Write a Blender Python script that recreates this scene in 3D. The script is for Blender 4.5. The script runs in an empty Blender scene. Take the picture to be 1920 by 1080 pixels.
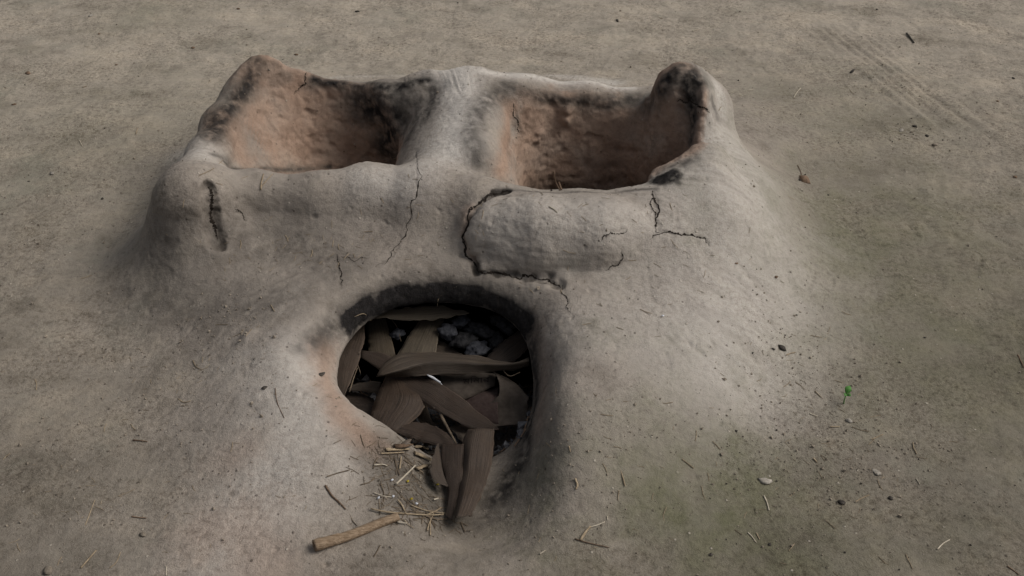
import bpy, math, random
import numpy as np
from mathutils import Vector, Matrix
from mathutils.bvhtree import BVHTree

rng = np.random.default_rng(7)
random.seed(7)
R = math.radians
scene = bpy.context.scene
COL = scene.collection

# ------------------------------------------------------------------ camera
CAM_H, PITCH, HFOV = 0.9, R(36), R(50)
TH = math.tan(HFOV / 2)
cp, sp = math.cos(PITCH), math.sin(PITCH)
CAM = np.array([0.0, 0.0, CAM_H])


def ray(px, py):
    u = (px - 960) / 960 * TH
    v = (540 - py) / 960 * TH
    d = np.array([u, cp + v * sp, -sp + v * cp])
    return d / np.linalg.norm(d)


def P(px, py, z):
    """point of the view line through (px, py) at height z (1920x1080 photograph coordinates)"""
    d = ray(px, py)
    t = (z - CAM_H) / d[2]
    return CAM + d * t


cam_data = bpy.data.cameras.new('camera')
cam_data.sensor_width = 36
cam_data.lens = 18 / TH
cam_data.clip_start = 0.02
cam_data.clip_end = 200
cam = bpy.data.objects.new('camera', cam_data)
COL.objects.link(cam)
cam.location = CAM
cam.rotation_euler = (R(90) - PITCH, 0, 0)
scene.camera = cam

# ------------------------------------------------------------------ numpy noise
_perm = np.random.default_rng(3).permutation(256).astype(np.int64)
_perm = np.concatenate([_perm, _perm])
_g = np.random.default_rng(4).normal(size=(256, 3)).astype(np.float32)
_g /= np.linalg.norm(_g, axis=1)[:, None]


def perlin(x, y, z):
    xi, yi, zi = np.floor(x).astype(np.int64), np.floor(y).astype(np.int64), np.floor(z).astype(np.int64)
    xf, yf, zf = (x - xi).astype(np.float32), (y - yi).astype(np.float32), (z - zi).astype(np.float32)
    u, v, w = [f * f * f * (f * (f * 6 - 15) + 10) for f in (xf, yf, zf)]
    xi &= 255; yi &= 255; zi &= 255

    def corner(a, b, c):
        h = _perm[_perm[_perm[(xi + a) & 255] + ((yi + b) & 255)] + ((zi + c) & 255)]
        g = _g[h]
        return g[..., 0] * (xf - a) + g[..., 1] * (yf - b) + g[..., 2] * (zf - c)
    lerp = lambda a, b, t: a + (b - a) * t
    return lerp(lerp(lerp(corner(0, 0, 0), corner(1, 0, 0), u), lerp(corner(0, 1, 0), corner(1, 1, 0), u), v),
                lerp(lerp(corner(0, 0, 1), corner(1, 0, 1), u), lerp(corner(0, 1, 1), corner(1, 1, 1), u), v), w)


def fbm(p, scale, octaves=3, gain=0.5, off=0.0):
    out = np.zeros(len(p), np.float32)
    a = 1.0
    for o in range(octaves):
        s = scale * 2 ** o
        out += a * perlin(p[:, 0] * s + off + 17.3 * o, p[:, 1] * s + 5.1 + off, p[:, 2] * s + 9.7 - off)
        a *= gain
    return out


def sstep(a, b, x):
    t = np.clip((x - a) / (b - a), 0, 1)
    return t * t * (3 - 2 * t)


def smin(a, b, k):
    h = np.maximum(k - np.abs(a - b), 0) / k
    return np.minimum(a, b) - h * h * k * 0.25


def smax(a, b, k):
    return -smin(-a, -b, k)


# ------------------------------------------------------------------ skirt and ground heights
def ground_h(x, y):
    """gentle unevenness of the beaten earth floor"""
    z0 = np.zeros_like(x)
    g = 0.010 * perlin(x * 2.1, y * 2.1, z0 + 2.2) + 0.004 * perlin(x * 6.3, y * 6.3, z0 + 7.7)
    return g


ctl = []
for px, py, z in [
    # foot of the walls
    (290, 545, .012), (330, 560, .022), (420, 560, .038), (520, 555, .050), (640, 540, .056), (800, 520, .060),
    (930, 530, .064), (1060, 545, .064), (1200, 545, .064), (1330, 520, .066), (1420, 450, .066),
    # left shoulder of the mouth
    (540, 640, .050), (585, 720, .044), (580, 800, .038), (620, 880, .026), (500, 760, .036), (500, 900, .022),
    (420, 980, .010), (560, 1000, .014), (400, 800, .020), (360, 680, .016), (440, 640, .036), (320, 860, .000),
    (240, 640, -.002), (200, 760, -.012), (300, 1000, -.008), (640, 1060, .004),
    # apron in front
    (760, 860, -.004), (840, 980, -.006), (760, 970, .000), (900, 1060, .000), (1000, 1000, .006), (1100, 1060, .000),
    # right shoulder
    (1040, 620, .062), (1075, 720, .056), (1080, 820, .044), (1050, 920, .024), (1180, 680, .056), (1200, 800, .040),
    (1320, 640, .048), (1400, 560, .046), (1180, 940, .014), (1320, 820, .022), (1460, 700, .014), (1300, 960, .002),
    (1500, 580, .016), (1520, 470, .022), (1500, 380, .016), (1480, 820, -.004), (1600, 640, -.006), (1610, 500, -.004),
    (1590, 380, -.006), (1420, 960, -.010), (1480, 310, .000),
]:
    p = P(px, py, z)
    ctl.append((p[0], p[1], z))
# sides and back, in metres
ctl += [(-.56, 1.36, .000), (-.545, 1.5, .004), (-.53, 1.66, .008), (-.50, 1.78, .004), (-.40, 1.84, .004), (-.2, 1.84, .010), (0, 1.84, .010),
        (.2, 1.83, .012), (.36, 1.78, .014), (.44, 1.62, .018), (.42, 1.45, .040), (-.62, 1.4, -.02), (-.62, 1.7, -.02),
        (-.45, 1.96, -.02), (-.15, 1.98, -.02), (.15, 1.98, -.02), (.42, 1.92, -.02), (.56, 1.70, -.015),
        (-.1, 1.5, .05), (.15, 1.5, .05), (-.3, 1.5, .05),
        (-.4, .62, -.012), (-.2, .58, -.010), (.0, .58, -.012), (.2, .58, -.014), (.4, .66, -.02), (-.6, .8, -.03), (-.7, 1.1, -.03), (.7, 1.0, -.03),
        (.66, 1.4, -.03), (-.8, 1.5, -.04), (.75, 1.7, -.04)]
ctl = np.array(ctl)


def _phi(r2):
    return 0.5 * r2 * np.log(r2 + 1e-9)


_d2 = ((ctl[:, None, :2] - ctl[None, :, :2]) ** 2).sum(-1)
_n = len(ctl)
_A = np.zeros((_n + 3, _n + 3))
_A[:_n, :_n] = _phi(_d2) + np.eye(_n) * 4e-4
_A[:_n, _n] = 1
_A[:_n, _n + 1:] = ctl[:, :2]
_A[_n:, :_n] = _A[:_n, _n:].T
_w = np.linalg.solve(_A, np.concatenate([ctl[:, 2], [0, 0, 0]]))


def mound_h(x, y):
    out = _w[_n] + _w[_n + 1] * x + _w[_n + 2] * y
    for i in range(_n):
        out = out + _w[i] * _phi((x - ctl[i, 0]) ** 2 + (y - ctl[i, 1]) ** 2)
    # the mound dives under the floor away from the stove
    ed = np.maximum(np.abs(x + .02) - .62, 0) + np.maximum(.64 - y, 0) + np.maximum(y - 1.92, 0)
    return out - ed * 1.5


def surf_h(x, y):
    g = ground_h(x, y)
    m = mound_h(x, y)
    return smax(g, m, 0.022), m - g


# ------------------------------------------------------------------ the stove as a solid
VX = 0.004
X0, X1, Y0, Y1, Z0, Z1 = -.68, .68, .60, 1.93, -.135, .215
xs = np.arange(X0, X1, VX, dtype=np.float32)
ys = np.arange(Y0, Y1, VX, dtype=np.float32)
zs = np.arange(Z0, Z1, VX, dtype=np.float32)
XX, YY = np.meshgrid(xs, ys, indexing='ij')
HH, MG = surf_h(XX.astype(np.float64), YY.astype(np.float64))
lift = 0.0012 * sstep(-.012, .004, MG) - 0.0006
HH = (HH + lift).astype(np.float32)
gx, gy = np.gradient(HH, VX)
sl = np.sqrt(1 + gx ** 2 + gy ** 2)
F = (zs[None, None, :] - HH[:, :, None]) / sl[:, :, None]

# walls: chains of (x, y, top height, radius)
FL = np.array([-.462, 1.372]); BL = np.array([-.412, 1.672])
FR = np.array([.272, 1.352]); BR = np.array([.288, 1.575])


def chain(*pts): return [(pts[i], pts[i + 1]) for i in range(len(pts) - 1)]


def q(px, py, z, r):
    p = P(px, py, z)
    return (p[0], p[1], z, r)


walls = []
walls += chain(q(350, 318, .150, .047), q(392, 330, .130, .036), q(470, 328, .116, .034), q(600, 325, .118, .038), q(690, 318, .122, .041), q(800, 322, .125, .052))
walls += chain(q(350, 318, .150, .047), q(345, 345, .120, .056))
walls += chain(q(350, 318, .150, .047), q(386, 262, .128, .030), q(412, 205, .136, .030), q(455, 148, .158, .034), q(486, 110, .182, .036), q(514, 112, .180, .036))
walls += chain(q(514, 112, .180, .036), q(560, 140, .146, .036), q(640, 160, .122, .036), q(720, 158, .130, .040), q(800, 142, .150, .050), q(880, 140, .158, .055))
walls += chain(q(800, 325, .122, .052), q(868, 255, .140, .056), q(880, 190, .154, .056), q(880, 140, .158, .055))
walls += chain(q(880, 140, .158, .055), q(980, 150, .148, .055), q(1100, 163, .134, .050), q(1190, 174, .118, .044), q(1255, 170, .130, .045), q(1285, 138, .200, .044))
walls += chain(q(1285, 138, .200, .044), q(1318, 205, .130, .046), q(1345, 270, .112, .044), q(1325, 308, .136, .036))
walls += chain(q(800, 325, .122, .052), q(900, 345, .122, .040), q(960, 362, .116, .036), q(1080, 370, .114, .036), q(1200, 368, .116, .036), q(1270, 340, .124, .036), q(1325, 308, .136, .036))
walls += chain(q(838, 195, .142, .066), q(822, 300, .122, .062))
walls += chain(q(905, 150, .150, .060), q(1010, 168, .134, .050))
# shoulder that broadens the outside on the right
walls += chain(q(1330, 350, .120, .055), q(1380, 330, .095, .060))
walls += chain(q(1330, 360, .110, .055), q(1230, 400, .100, .05))

jx0 = int((-.64 - X0) / VX); jx1 = int((.52 - X0) / VX); jy0 = int((1.05 - Y0) / VX); jy1 = len(ys); jz0 = int((-.04 - Z0) / VX)
sub = (slice(jx0, jx1), slice(jy0, jy1), slice(jz0, None))
sx = XX[jx0:jx1, jy0:jy1]; sy = YY[jx0:jx1, jy0:jy1]; sz = zs[jz0:]


def wall_sdf(a, b, flare=0.42):
    dx, dy = b[0] - a[0], b[1] - a[1]
    L2 = dx * dx + dy * dy
    t = np.clip(((sx - a[0]) * dx + (sy - a[1]) * dy) / L2, 0, 1)
    d2 = np.hypot(sx - a[0] - t * dx, sy - a[1] - t * dy)
    zt = a[2] + t * (b[2] - a[2]); r = a[3] + t * (b[3] - a[3])
    dz = sz[None, None, :] - (zt - r)[:, :, None]
    return (np.sqrt((d2 ** 2)[:, :, None] + np.maximum(dz, 0) ** 2) - r[:, :, None] - flare * np.maximum(-dz, 0)).astype(np.float32)


W = None
for a, b in walls:
    d = wall_sdf(a, b)
    W = d if W is None else smin(W, d, np.float32(0.022))
Fs = smin(F[sub], W, np.float32(0.065))

# the later patch of clay, a thick roll stuck on the front wall
def capsule(a, b):
    a_, b_ = np.array(a[:3]), np.array(b[:3]); ab = b_ - a_
    px, py, pz = (sx - a_[0])[:, :, None], (sy - a_[1])[:, :, None], (sz - a_[2])[None, None, :]
    t = np.clip((px * ab[0] + py * ab[1] + pz * ab[2]) / (ab @ ab + 1e-12), 0, 1)
    return (np.sqrt((px - t * ab[0]) ** 2 + (py - t * ab[1]) ** 2 + (pz - t * ab[2]) ** 2) - a[3] - t * (b[3] - a[3])).astype(np.float32)


def bulge(px, py, z, r, d=.021):
    p = P(px, py, z)
    return (p[0], p[1] + d, z - d, r)


pa, pb, pc, pd = bulge(928, 440, .088, .052), bulge(1010, 446, .090, .059), bulge(1120, 448, .090, .058), bulge(1230, 430, .092, .052, .028)
patch = smin(smin(capsule(pa, pb), capsule(pb, pc), np.float32(.03)), capsule(pc, pd), np.float32(.03))
PATCH = [np.array(k[:3]) for k in (pa, pb, pc, pd)]
Fs = smin(Fs, patch, np.float32(0.010))


def well_sdf(cx, cy, rx, ry, shrink, ztop, e=2.6, skew=0.0):
    dz = np.clip((ztop - sz) / .12, -.6, 1.6)[None, None, :]
    k = 1 - shrink * dz
    ax = np.abs((sx[:, :, None] - cx - skew * dz) / (rx * k)); ay = np.abs((sy[:, :, None] - cy) / (ry * k))
    rho = (ax ** e + ay ** e) ** (1 / e)
    return ((rho - 1) * min(rx, ry) * np.minimum(k, 1)).astype(np.float32)


LW = (-.303, 1.492, .119, .136)
RW = (.134, 1.449, .137, .119)
lw = well_sdf(*LW, .24, .13, 2.15, skew=.046)
rw = well_sdf(*RW, .15, .12, 2.8, skew=.0)
lw = smax(lw, np.broadcast_to((-.085 - sz)[None, None, :], lw.shape), np.float32(.03))
rw = smax(rw, np.broadcast_to((-.085 - sz)[None, None, :], rw.shape), np.float32(.03))
Fs = smax(Fs, -lw, np.float32(.010))
Fs = smax(Fs, -rw, np.float32(.009))
# pot rests that lean in over the right pot hole
k1 = q(1279, 154, .168, .050); k2 = (k1[0] + .004, k1[1] + .012, .02, .062); k0 = (k1[0] + .002, k1[1] - .002, .156, .043)
knob = smin(capsule(k0, k2), capsule(q(1318, 205, .120, .046), k2), np.float32(.03))
Fs = smin(Fs, knob, np.float32(.020))
Fs = smin(Fs, smin(capsule(q(1322, 314, .112, .036), q(1252, 344, .106, .022)), capsule(q(1252, 344, .106, .022), (*P(1262, 345, .098)[:2], .03, .026)), np.float32(.02)), np.float32(.018))
F[sub] = Fs


def ell(c, r):
    kx = (xs - c[0])[:, None, None] / r[0]; ky = (ys - c[1])[None, :, None] / r[1]; kz = (zs - c[2])[None, None, :] / r[2]
    k0 = np.sqrt(kx ** 2 + ky ** 2 + kz ** 2)
    return ((k0 - 1) * min(r)).astype(np.float32)


MC = (-.100, 1.067)
fire = ell((-.08, 1.29, -.060), (.34, .22, .080))
# the mouth: upright funnel, flared where it meets the skirt
ex = (xs - MC[0])[:, None, None]; ey = (ys - MC[1])[None, :, None]; ez = zs[None, None, :]
kk = 1 + 5.0 * np.maximum(ez - .0, 0)
rho = ((np.abs(ex) / .121) ** 2.3 + (np.abs(ey - .1 * np.minimum(ez, 0)) / .098) ** 2.3) ** (1 / 2.3)
mouth = ((rho - kk) * .098).astype(np.float32)
mouth = smax(mouth, np.broadcast_to(-.085 - ez, mouth.shape).astype(np.float32), np.float32(.04))
cav = smin(fire, mouth, np.float32(.03))


def tube(a, b, ra, rb):
    a = np.array(a); b = np.array(b); ab = b - a
    px, py, pz = (xs - a[0])[:, None, None], (ys - a[1])[None, :, None], (zs - a[2])[None, None, :]
    t = np.clip((px * ab[0] + py * ab[1] + pz * ab[2]) / (ab @ ab), 0, 1)
    return (np.sqrt((px - t * ab[0]) ** 2 + (py - t * ab[1]) ** 2 + (pz - t * ab[2]) ** 2) - ra - t * (rb - ra)).astype(np.float32)


ramp = tube((-.030, .835, .040), (-.052, 1.00, .030), .066, .088)
F = smax(F, -ramp, np.float32(.05))
F = smax(F, -cav, np.float32(.040))
CAVF = cav


def carve(pts, r0):
    """gouge a ragged crack: pts in metres"""
    global F
    for i in range(len(pts) - 1):
        a, b = np.array(pts[i]), np.array(pts[i + 1]); r = r0 * rng.uniform(.75, 1.15)
        lo = np.minimum(a, b) - .03; hi = np.maximum(a, b) + .03
        i0 = np.maximum(((lo - (X0, Y0, Z0)) / VX).astype(int), 0); i1 = ((hi - (X0, Y0, Z0)) / VX).astype(int) + 1
        s = (slice(i0[0], i1[0]), slice(i0[1], i1[1]), slice(i0[2], i1[2]))
        gx_, gy_, gz_ = np.meshgrid(xs[s[0]], ys[s[1]], zs[s[2]], indexing='ij')
        p = np.stack([gx_, gy_, gz_], -1)
        ab = b - a
        t = np.clip(((p - a) @ ab) / (ab @ ab + 1e-12), 0, 1)
        d = np.linalg.norm(p - a - t[..., None] * ab, axis=-1) - r
        F[s] = smax(F[s], -d.astype(np.float32), np.float32(.006))


# ------------------------------------------------------------------ surface nets
def surface_nets(F, origin, h):
    ins = F < 0
    c = [(i, j, k) for i in (0, 1) for j in (0, 1) for k in (0, 1)]
    nx, ny, nz = F.shape
    cnt = np.zeros((nx - 1, ny - 1, nz - 1), np.uint8)
    for i, j, k in c:
        cnt += ins[i:nx - 1 + i, j:ny - 1 + j, k:nz - 1 + k]
    act = (cnt > 0) & (cnt < 8)
    idx = np.argwhere(act)
    vid = np.full(act.shape, -1, np.int64)
    vid[act] = np.arange(len(idx))
    val = np.stack([F[idx[:, 0] + i, idx[:, 1] + j, idx[:, 2] + k] for i, j, k in c], 1)
    acc = np.zeros((len(idx), 3)); num = np.zeros(len(idx))
    for a in range(8):
        for b in range(a + 1, 8):
            if sum(abs(c[a][m] - c[b][m]) for m in range(3)) != 1:
                continue
            va, vb = val[:, a], val[:, b]
            m = (va < 0) != (vb < 0)
            t = np.where(m, va / np.where(m, va - vb, 1), 0)
            pa_ = np.array(c[a]); pb_ = np.array(c[b])
            acc += np.where(m[:, None], pa_ + t[:, None] * (pb_ - pa_), 0)
            num += m
    V = (idx + acc / num[:, None]) * h + np.array(origin)
    faces = []
    for ax in range(3):
        u, w = (ax + 1) % 3, (ax + 2) % 3
        s0 = [slice(None)] * 3; s1 = [slice(None)] * 3
        s0[ax] = slice(0, -1); s1[ax] = slice(1, None)
        A, B = ins[tuple(s0)], ins[tuple(s1)]
        ch = np.argwhere(A != B)
        ok = (ch[:, u] > 0) & (ch[:, w] > 0) & (ch[:, u] < F.shape[u] - 1) & (ch[:, w] < F.shape[w] - 1)
        ch = ch[ok]
        if not len(ch):
            continue
        flip = ~A[ch[:, 0], ch[:, 1], ch[:, 2]]
        quad = []
        for du, dw in ((-1, -1), (0, -1), (0, 0), (-1, 0)):
            cc = ch.copy(); cc[:, u] += du; cc[:, w] += dw
            quad.append(vid[cc[:, 0], cc[:, 1], cc[:, 2]])
        quad = np.stack(quad, 1)
        quad[flip] = quad[flip][:, ::-1]
        faces.append(quad)
    return V, np.concatenate(faces)


V0, Q0 = surface_nets(F[:, :, :], (X0, Y0, Z0), VX)
bvh0 = BVHTree.FromPolygons(V0.tolist(), Q0.tolist())


def hit0(px, py):
    d = ray(px, py)
    loc, n, i, dist = bvh0.ray_cast(Vector(CAM), Vector(d))
    if loc is None:
        return P(px, py, 0)
    return np.array(loc)


def line0(pts, jit=0.0, sub_=1):
    out = []
    for i in range(len(pts) - 1):
        a, b = pts[i], pts[i + 1]
        for k in range(sub_):
            t = k / sub_
            j = (0, 0) if (i == 0 and k == 0) else rng.normal(0, jit, 2)
            out.append(hit0(a[0] + (b[0] - a[0]) * t + j[0], a[1] + (b[1] - a[1]) * t + j[1]))
    out.append(hit0(*pts[-1]))
    return out


big_cracks = [
    (line0([(388, 346), (398, 380), (394, 410), (402, 436), (408, 460)], 4, 3), .0050),
    (line0([(393, 352), (399, 372), (395, 395), (403, 415), (400, 440), (410, 455)], 3, 3), .0085),
    (line0([(950, 358), (915, 368), (893, 388), (876, 415), (867, 445), (874, 480), (896, 508)], 4, 2), .0065),
    (line0([(896, 508), (930, 510), (980, 512), (1030, 528), (1050, 535)], 4, 2), .0055),
    (line0([(1030, 520), (1045, 530)], 0), .008),
]
for pts, r in big_cracks:
    carve(pts, r)
V0, Q0 = surface_nets(F, (X0, Y0, Z0), VX)

# throw away what lies under the floor outside the stove
def bil(A, x, y):
    fx = np.clip((x - X0) / VX, 0, len(xs) - 1.001); fy = np.clip((y - Y0) / VX, 0, len(ys) - 1.001)
    i, j = fx.astype(int), fy.astype(int)
    u, v = fx - i, fy - j
    return (A[i, j] * (1 - u) + A[i + 1, j] * u) * (1 - v) + (A[i, j + 1] * (1 - u) + A[i + 1, j + 1] * u) * v


mg = bil(MG, V0[:, 0], V0[:, 1])
keep = (mg[Q0] > -.011).all(1) & (V0[Q0][:, :, 2] > Z0 + .01).all(1)
Q0 = Q0[keep]
# largest connected piece only
par = np.arange(len(V0))
lab = np.arange(len(V0))
for _ in range(400):
    m = lab[Q0].min(1)
    new = lab.copy()
    for c_ in range(4):
        np.minimum.at(new, Q0[:, c_], m)
    new = new[new]
    if (new == lab).all():
        break
    lab = new
u_, cts = np.unique(lab[Q0[:, 0]], return_counts=True)
Q0 = Q0[lab[Q0[:, 0]] == u_[cts.argmax()]]
used, inv = np.unique(Q0, return_inverse=True)
V0 = V0[used]; Q0 = inv.reshape(-1, 4)

# one smooth subdivision
tmp = bpy.data.meshes.new('tmp')
tmp.from_pydata(V0.tolist(), [], Q0.tolist())
tob = bpy.data.objects.new('tmp', tmp)
COL.objects.link(tob)
md = tob.modifiers.new('s', 'SUBSURF'); md.levels = 1; md.render_levels = 1
dg = bpy.context.evaluated_depsgraph_get()
me2 = tob.evaluated_get(dg).to_mesh()
nv = len(me2.vertices)
V = np.empty(nv * 3, np.float32); me2.vertices.foreach_get('co', V); V = V.reshape(-1, 3).astype(np.float64)
Nn = np.empty(nv * 3, np.float32); me2.vertices.foreach_get('normal', Nn); Nn = Nn.reshape(-1, 3).astype(np.float64)
Q = np.empty(len(me2.polygons) * 4, np.int32); me2.polygons.foreach_get('vertices', Q); Q = Q.reshape(-1, 4)
tob.evaluated_get(dg).to_mesh_clear()
bpy.data.objects.remove(tob); bpy.data.meshes.remove(tmp)
bvh0 = BVHTree.FromPolygons(V0.tolist(), Q0.tolist())


# ------------------------------------------------------------------ masks of stain and painted shading, shared by stove and floor
def pdist(p, pts):
    """distance from points p to a polyline"""
    best = np.full(len(p), 9.0)
    pts = [np.asarray(a) for a in pts]
    if len(pts) == 1:
        return np.linalg.norm(p - pts[0], axis=1)
    for a, b in zip(pts[:-1], pts[1:]):
        ab = b - a
        t = np.clip(((p - a) @ ab) / (ab @ ab + 1e-12), 0, 1)
        best = np.minimum(best, np.linalg.norm(p - a - t[:, None] * ab, axis=1))
    return best


def L(*pts): return [hit0(*p) for p in pts]


soot_shade_lines = [  # soot marks, and painted shade on the lines that say so
    (L((655, 598), (690, 576), (740, 562), (800, 556), (860, 556), (915, 564), (958, 586), (985, 612)), .016, 2.1),
    (L((700, 562), (760, 546), (830, 540), (900, 546)), .013, 1.4),
    (L((640, 596), (690, 564), (750, 544), (830, 536), (900, 544), (955, 572), (995, 612)), .024, .62),
    (L((585, 640), (620, 614), (655, 590)), .020, .62),
    (L((562, 652), (605, 626)), .013, .45),
    (L((985, 605), (1005, 650)), .018, .60),
    (L((1010, 700), (1015, 800), (980, 900)), .045, .30),  # shade on the mouth's right wall, painted dark
    (L((725, 850), (770, 900), (800, 960)), .045, .42),
    (L((850, 980), (900, 985), (960, 940)), .030, .45),  # shade in the bottom of the funnel, painted dark
    (L((478, 118), (470, 150), (450, 180), (420, 215), (395, 250)), .022, .80),
    (L((505, 150), (540, 145)), .010, .4),
    (L((590, 150), (640, 158), (700, 162), (760, 160), (800, 150)), .013, .85),
    (L((745, 180), (785, 190), (780, 225), (765, 260)), .020, .55),
    (L((800, 150), (815, 175), (800, 220)), .020, .65),
    (L((690, 200), (740, 230), (725, 275)), .045, .85),  # deep shadow at the right end of the left pot hole, painted
    (L((935, 175), (895, 200), (882, 250), (892, 300)), .026, .62),
    (L((900, 215), (905, 240)), .012, .6),
    (L((945, 158), (1000, 180), (1060, 190), (1130, 194), (1190, 184)), .013, .7),
    (L((1240, 165), (1256, 142), (1290, 130), (1310, 150)), .022, .85),
    (L((1290, 150), (1300, 200), (1300, 240), (1296, 262)), .022, .85),
    (L((1230, 185), (1210, 200)), .022, .5),
    (L((1335, 185), (1345, 220)), .010, .5),
    (L((1238, 338), (1262, 328)), .010, 1.6),
    (L((1262, 312), (1300, 298)), .010, .6),
    (L((420, 303), (445, 318), (560, 318), (620, 313)), .005, .7),
    (L((400, 290), (430, 308)), .010, .5),
    (L((905, 372), (950, 360), (1080, 360), (1230, 355)), .0045, .6),
    (L((1178, 186), (1214, 186)), .012, .55),
    (L((305, 440), (310, 500), (340, 550)), .04, .42),  # shaded side of the front left knob, painted darker
    (L((300, 480), (420, 440), (560, 450), (640, 500)), .055, .42),  # left front wall: smoky grey plus painted shading
    (L((250, 560), (400, 580), (520, 570)), .06, .38),  # painted shade along the foot of the left wall
    (L((992, 620), (998, 700), (998, 780), (980, 860), (930, 940)), .026, .80),  # painted shade down the inner right wall of the mouth
]
red_lines = [
    (L((470, 130), (520, 150), (560, 170)), .035, .75),
    (L((440, 240), (450, 290)), .035, .8),
    (L((960, 200), (950, 260), (940, 320)), .020, .95),
    (L((990, 190), (1060, 210), (1180, 230)), .022, .75),
    (L((1280, 180), (1275, 240)), .014, .8),
    (L((655, 310), (720, 302)), .007, .9),
    (L((612, 660), (614, 720), (645, 785), (690, 825)), .022, .75),
    (L((400, 1000), (450, 990), (500, 1060)), .045, .36),
    (L((440, 860), (470, 840)), .03, .30),
    (L((1000, 620), (1020, 700), (1010, 800)), .02, .35),
    (L((880, 395), (872, 440), (890, 490)), .008, .5),
]
pale_lines = [
    (L((500, 98), (560, 120), (640, 140), (760, 138), (870, 120), (1000, 135), (1150, 155)), .016, .9),
    (L((340, 290), (380, 290)), .03, .5),
    (L((1345, 165), (1355, 215)), .02, .7),
    (L((900, 132), (1000, 143), (1100, 152), (1180, 164)), .015, .75),
    (L((1340, 250), (1390, 290), (1420, 370), (1440, 430)), .085, .60),  # right slope, also the next line: pale clay plus painted side light
    (L((1390, 360), (1420, 520), (1360, 660)), .15, .55),
    (L((1080, 620), (1250, 620), (1400, 600)), .08, .25),
    (L((560, 680), (560, 790), (510, 900), (440, 1000), (400, 1070)), .07, .48),
    (L((620, 800), (640, 880)), .03, .35),
    (L((680, 330), (760, 340), (820, 300)), .035, .45),
    (L((850, 130), (865, 190), (850, 280)), .040, .85),
    (L((960, 410), (1150, 410), (1330, 430)), .05, .40),  # clay patch lightened to paint the light from the right
]
moss_pts = [(P(1330, 940, 0), .14, 1.0), (P(1480, 1010, 0), .12, .6), (P(1700, 420, 0), .20, .6), (P(1620, 230, 0), .22, .35), (P(1850, 760, 0), .16, .45),
            (P(200, 250, 0), .25, .25), (P(280, 30, 0), .12, .3), (P(1240, 860, 0), .08, .5), (P(1600, 450, 0), .19, .75), (P(1760, 640, 0), .24, .65), (P(1560, 300, 0), .12, .30), (P(1640, 760, 0), .14, .35), (P(1780, 1000, 0), .1, .35)]
thin_cracks = [
    (line0([(1224, 360), (1232, 385), (1228, 410), (1237, 436)], 2.0, 5), .0030, 1.),
    (line0([(1237, 436), (1280, 441), (1322, 447), (1330, 460)], 2.0, 5), .0022, .9),
    (line0([(1237, 436), (1222, 446)], 1, 3), .0018, .6),
    (line0([(1222, 362), (1228, 395)], 2, 4), .0020, .7),
    (line0([(1128, 452), (1145, 436), (1175, 430)], 1.5, 4), .0018, .6),
    (line0([(780, 290), (784, 320), (782, 360), (770, 410), (752, 450), (735, 480), (705, 500)], 2.5, 5), .0018, .55),
    (line0([(1165, 470), (1160, 495), (1135, 508)], 1.5, 4), .0018, .5),
    (line0([(1055, 535), (1063, 560), (1070, 585)], 1.5, 4), .0016, .45),
    (line0([(1215, 490), (1216, 510)], 1, 3), .0014, .5),
    (line0([(440, 392), (455, 402), (462, 412)], 1, 3), .0018, .7),
    (line0([(575, 135), (572, 158), (550, 178)], 2, 5), .0018, .7),
    (line0([(640, 482), (690, 486)], 1, 4), .0016, .4),
    (line0([(630, 478), (634, 500), (640, 540)], 2, 4), .0024, .6),
    (line0([(963, 195), (970, 225), (978, 250)], 2, 4), .0022, .7),
    (line0([(1290, 185), (1310, 200), (1330, 210)], 2, 4), .0026, .7),
    (line0([(1270, 190), (1290, 192), (1304, 180)], 2, 4), .0022, .7),
    (line0([(1000, 450), (1010, 430), (1012, 415)], 1, 4), .0022, .45),
]


def to_masks(p, n=None):
    n1 = fbm(p, 55, 4, .6)
    n2 = fbm(p, 14, 3, .55, 31.0)
    soot = np.zeros(len(p)); red = np.zeros(len(p)); pale = np.zeros(len(p)); moss = np.zeros(len(p)); crack = np.zeros(len(p))
    def near(pts, m):
        q_ = np.array(pts)
        lo, hi = q_.min(0) - m, q_.max(0) + m
        return np.nonzero(((p >= lo) & (p <= hi)).all(1))[0]
    for arr, lines, e, a1, a2 in ((soot, soot_shade_lines, 2.2, .55, .5), (red, red_lines, 2, .4, .5), (pale, pale_lines, 2, .25, .4)):
        for pts, r, s in lines:
            ix = near(pts, r * 4)
            d = pdist(p[ix], pts) * (1 + a1 * 1.3 * n1[ix] + a2 * 1.2 * n2[ix])
            arr[ix] = np.maximum(arr[ix], s * (1 if arr is not soot else np.clip(1 + 1.0 * n1[ix], .45, 1.2)) * np.exp(-np.maximum(d / r, 0) ** e))
    for c, r, s in moss_pts:
        d = np.linalg.norm(p[:, :2] - c[:2], axis=1) * (1 + .3 * n1 + .6 * n2)
        moss = np.maximum(moss, s * np.exp(-np.maximum(d / r, 0) ** 2))
    for pts, r, st in thin_cracks:
        ix = near(pts, r * 4)
        jit = np.clip(1 + 1.1 * n1[ix], .35, 1.6)
        crack[ix] = np.maximum(crack[ix], .35 * st * (1 - sstep(r * .35 * jit, r * .95 * jit, pdist(p[ix], pts))))
    for pts, r in big_cracks:
        ix = near(pts, r * 3)
        crack[ix] = np.maximum(crack[ix], 1.0 * (1 - sstep(r * .75, r * 1.35, pdist(p[ix], pts) * (1 + .4 * n1[ix]))))
    return soot, red, pale, moss, crack, n1, n2


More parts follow.
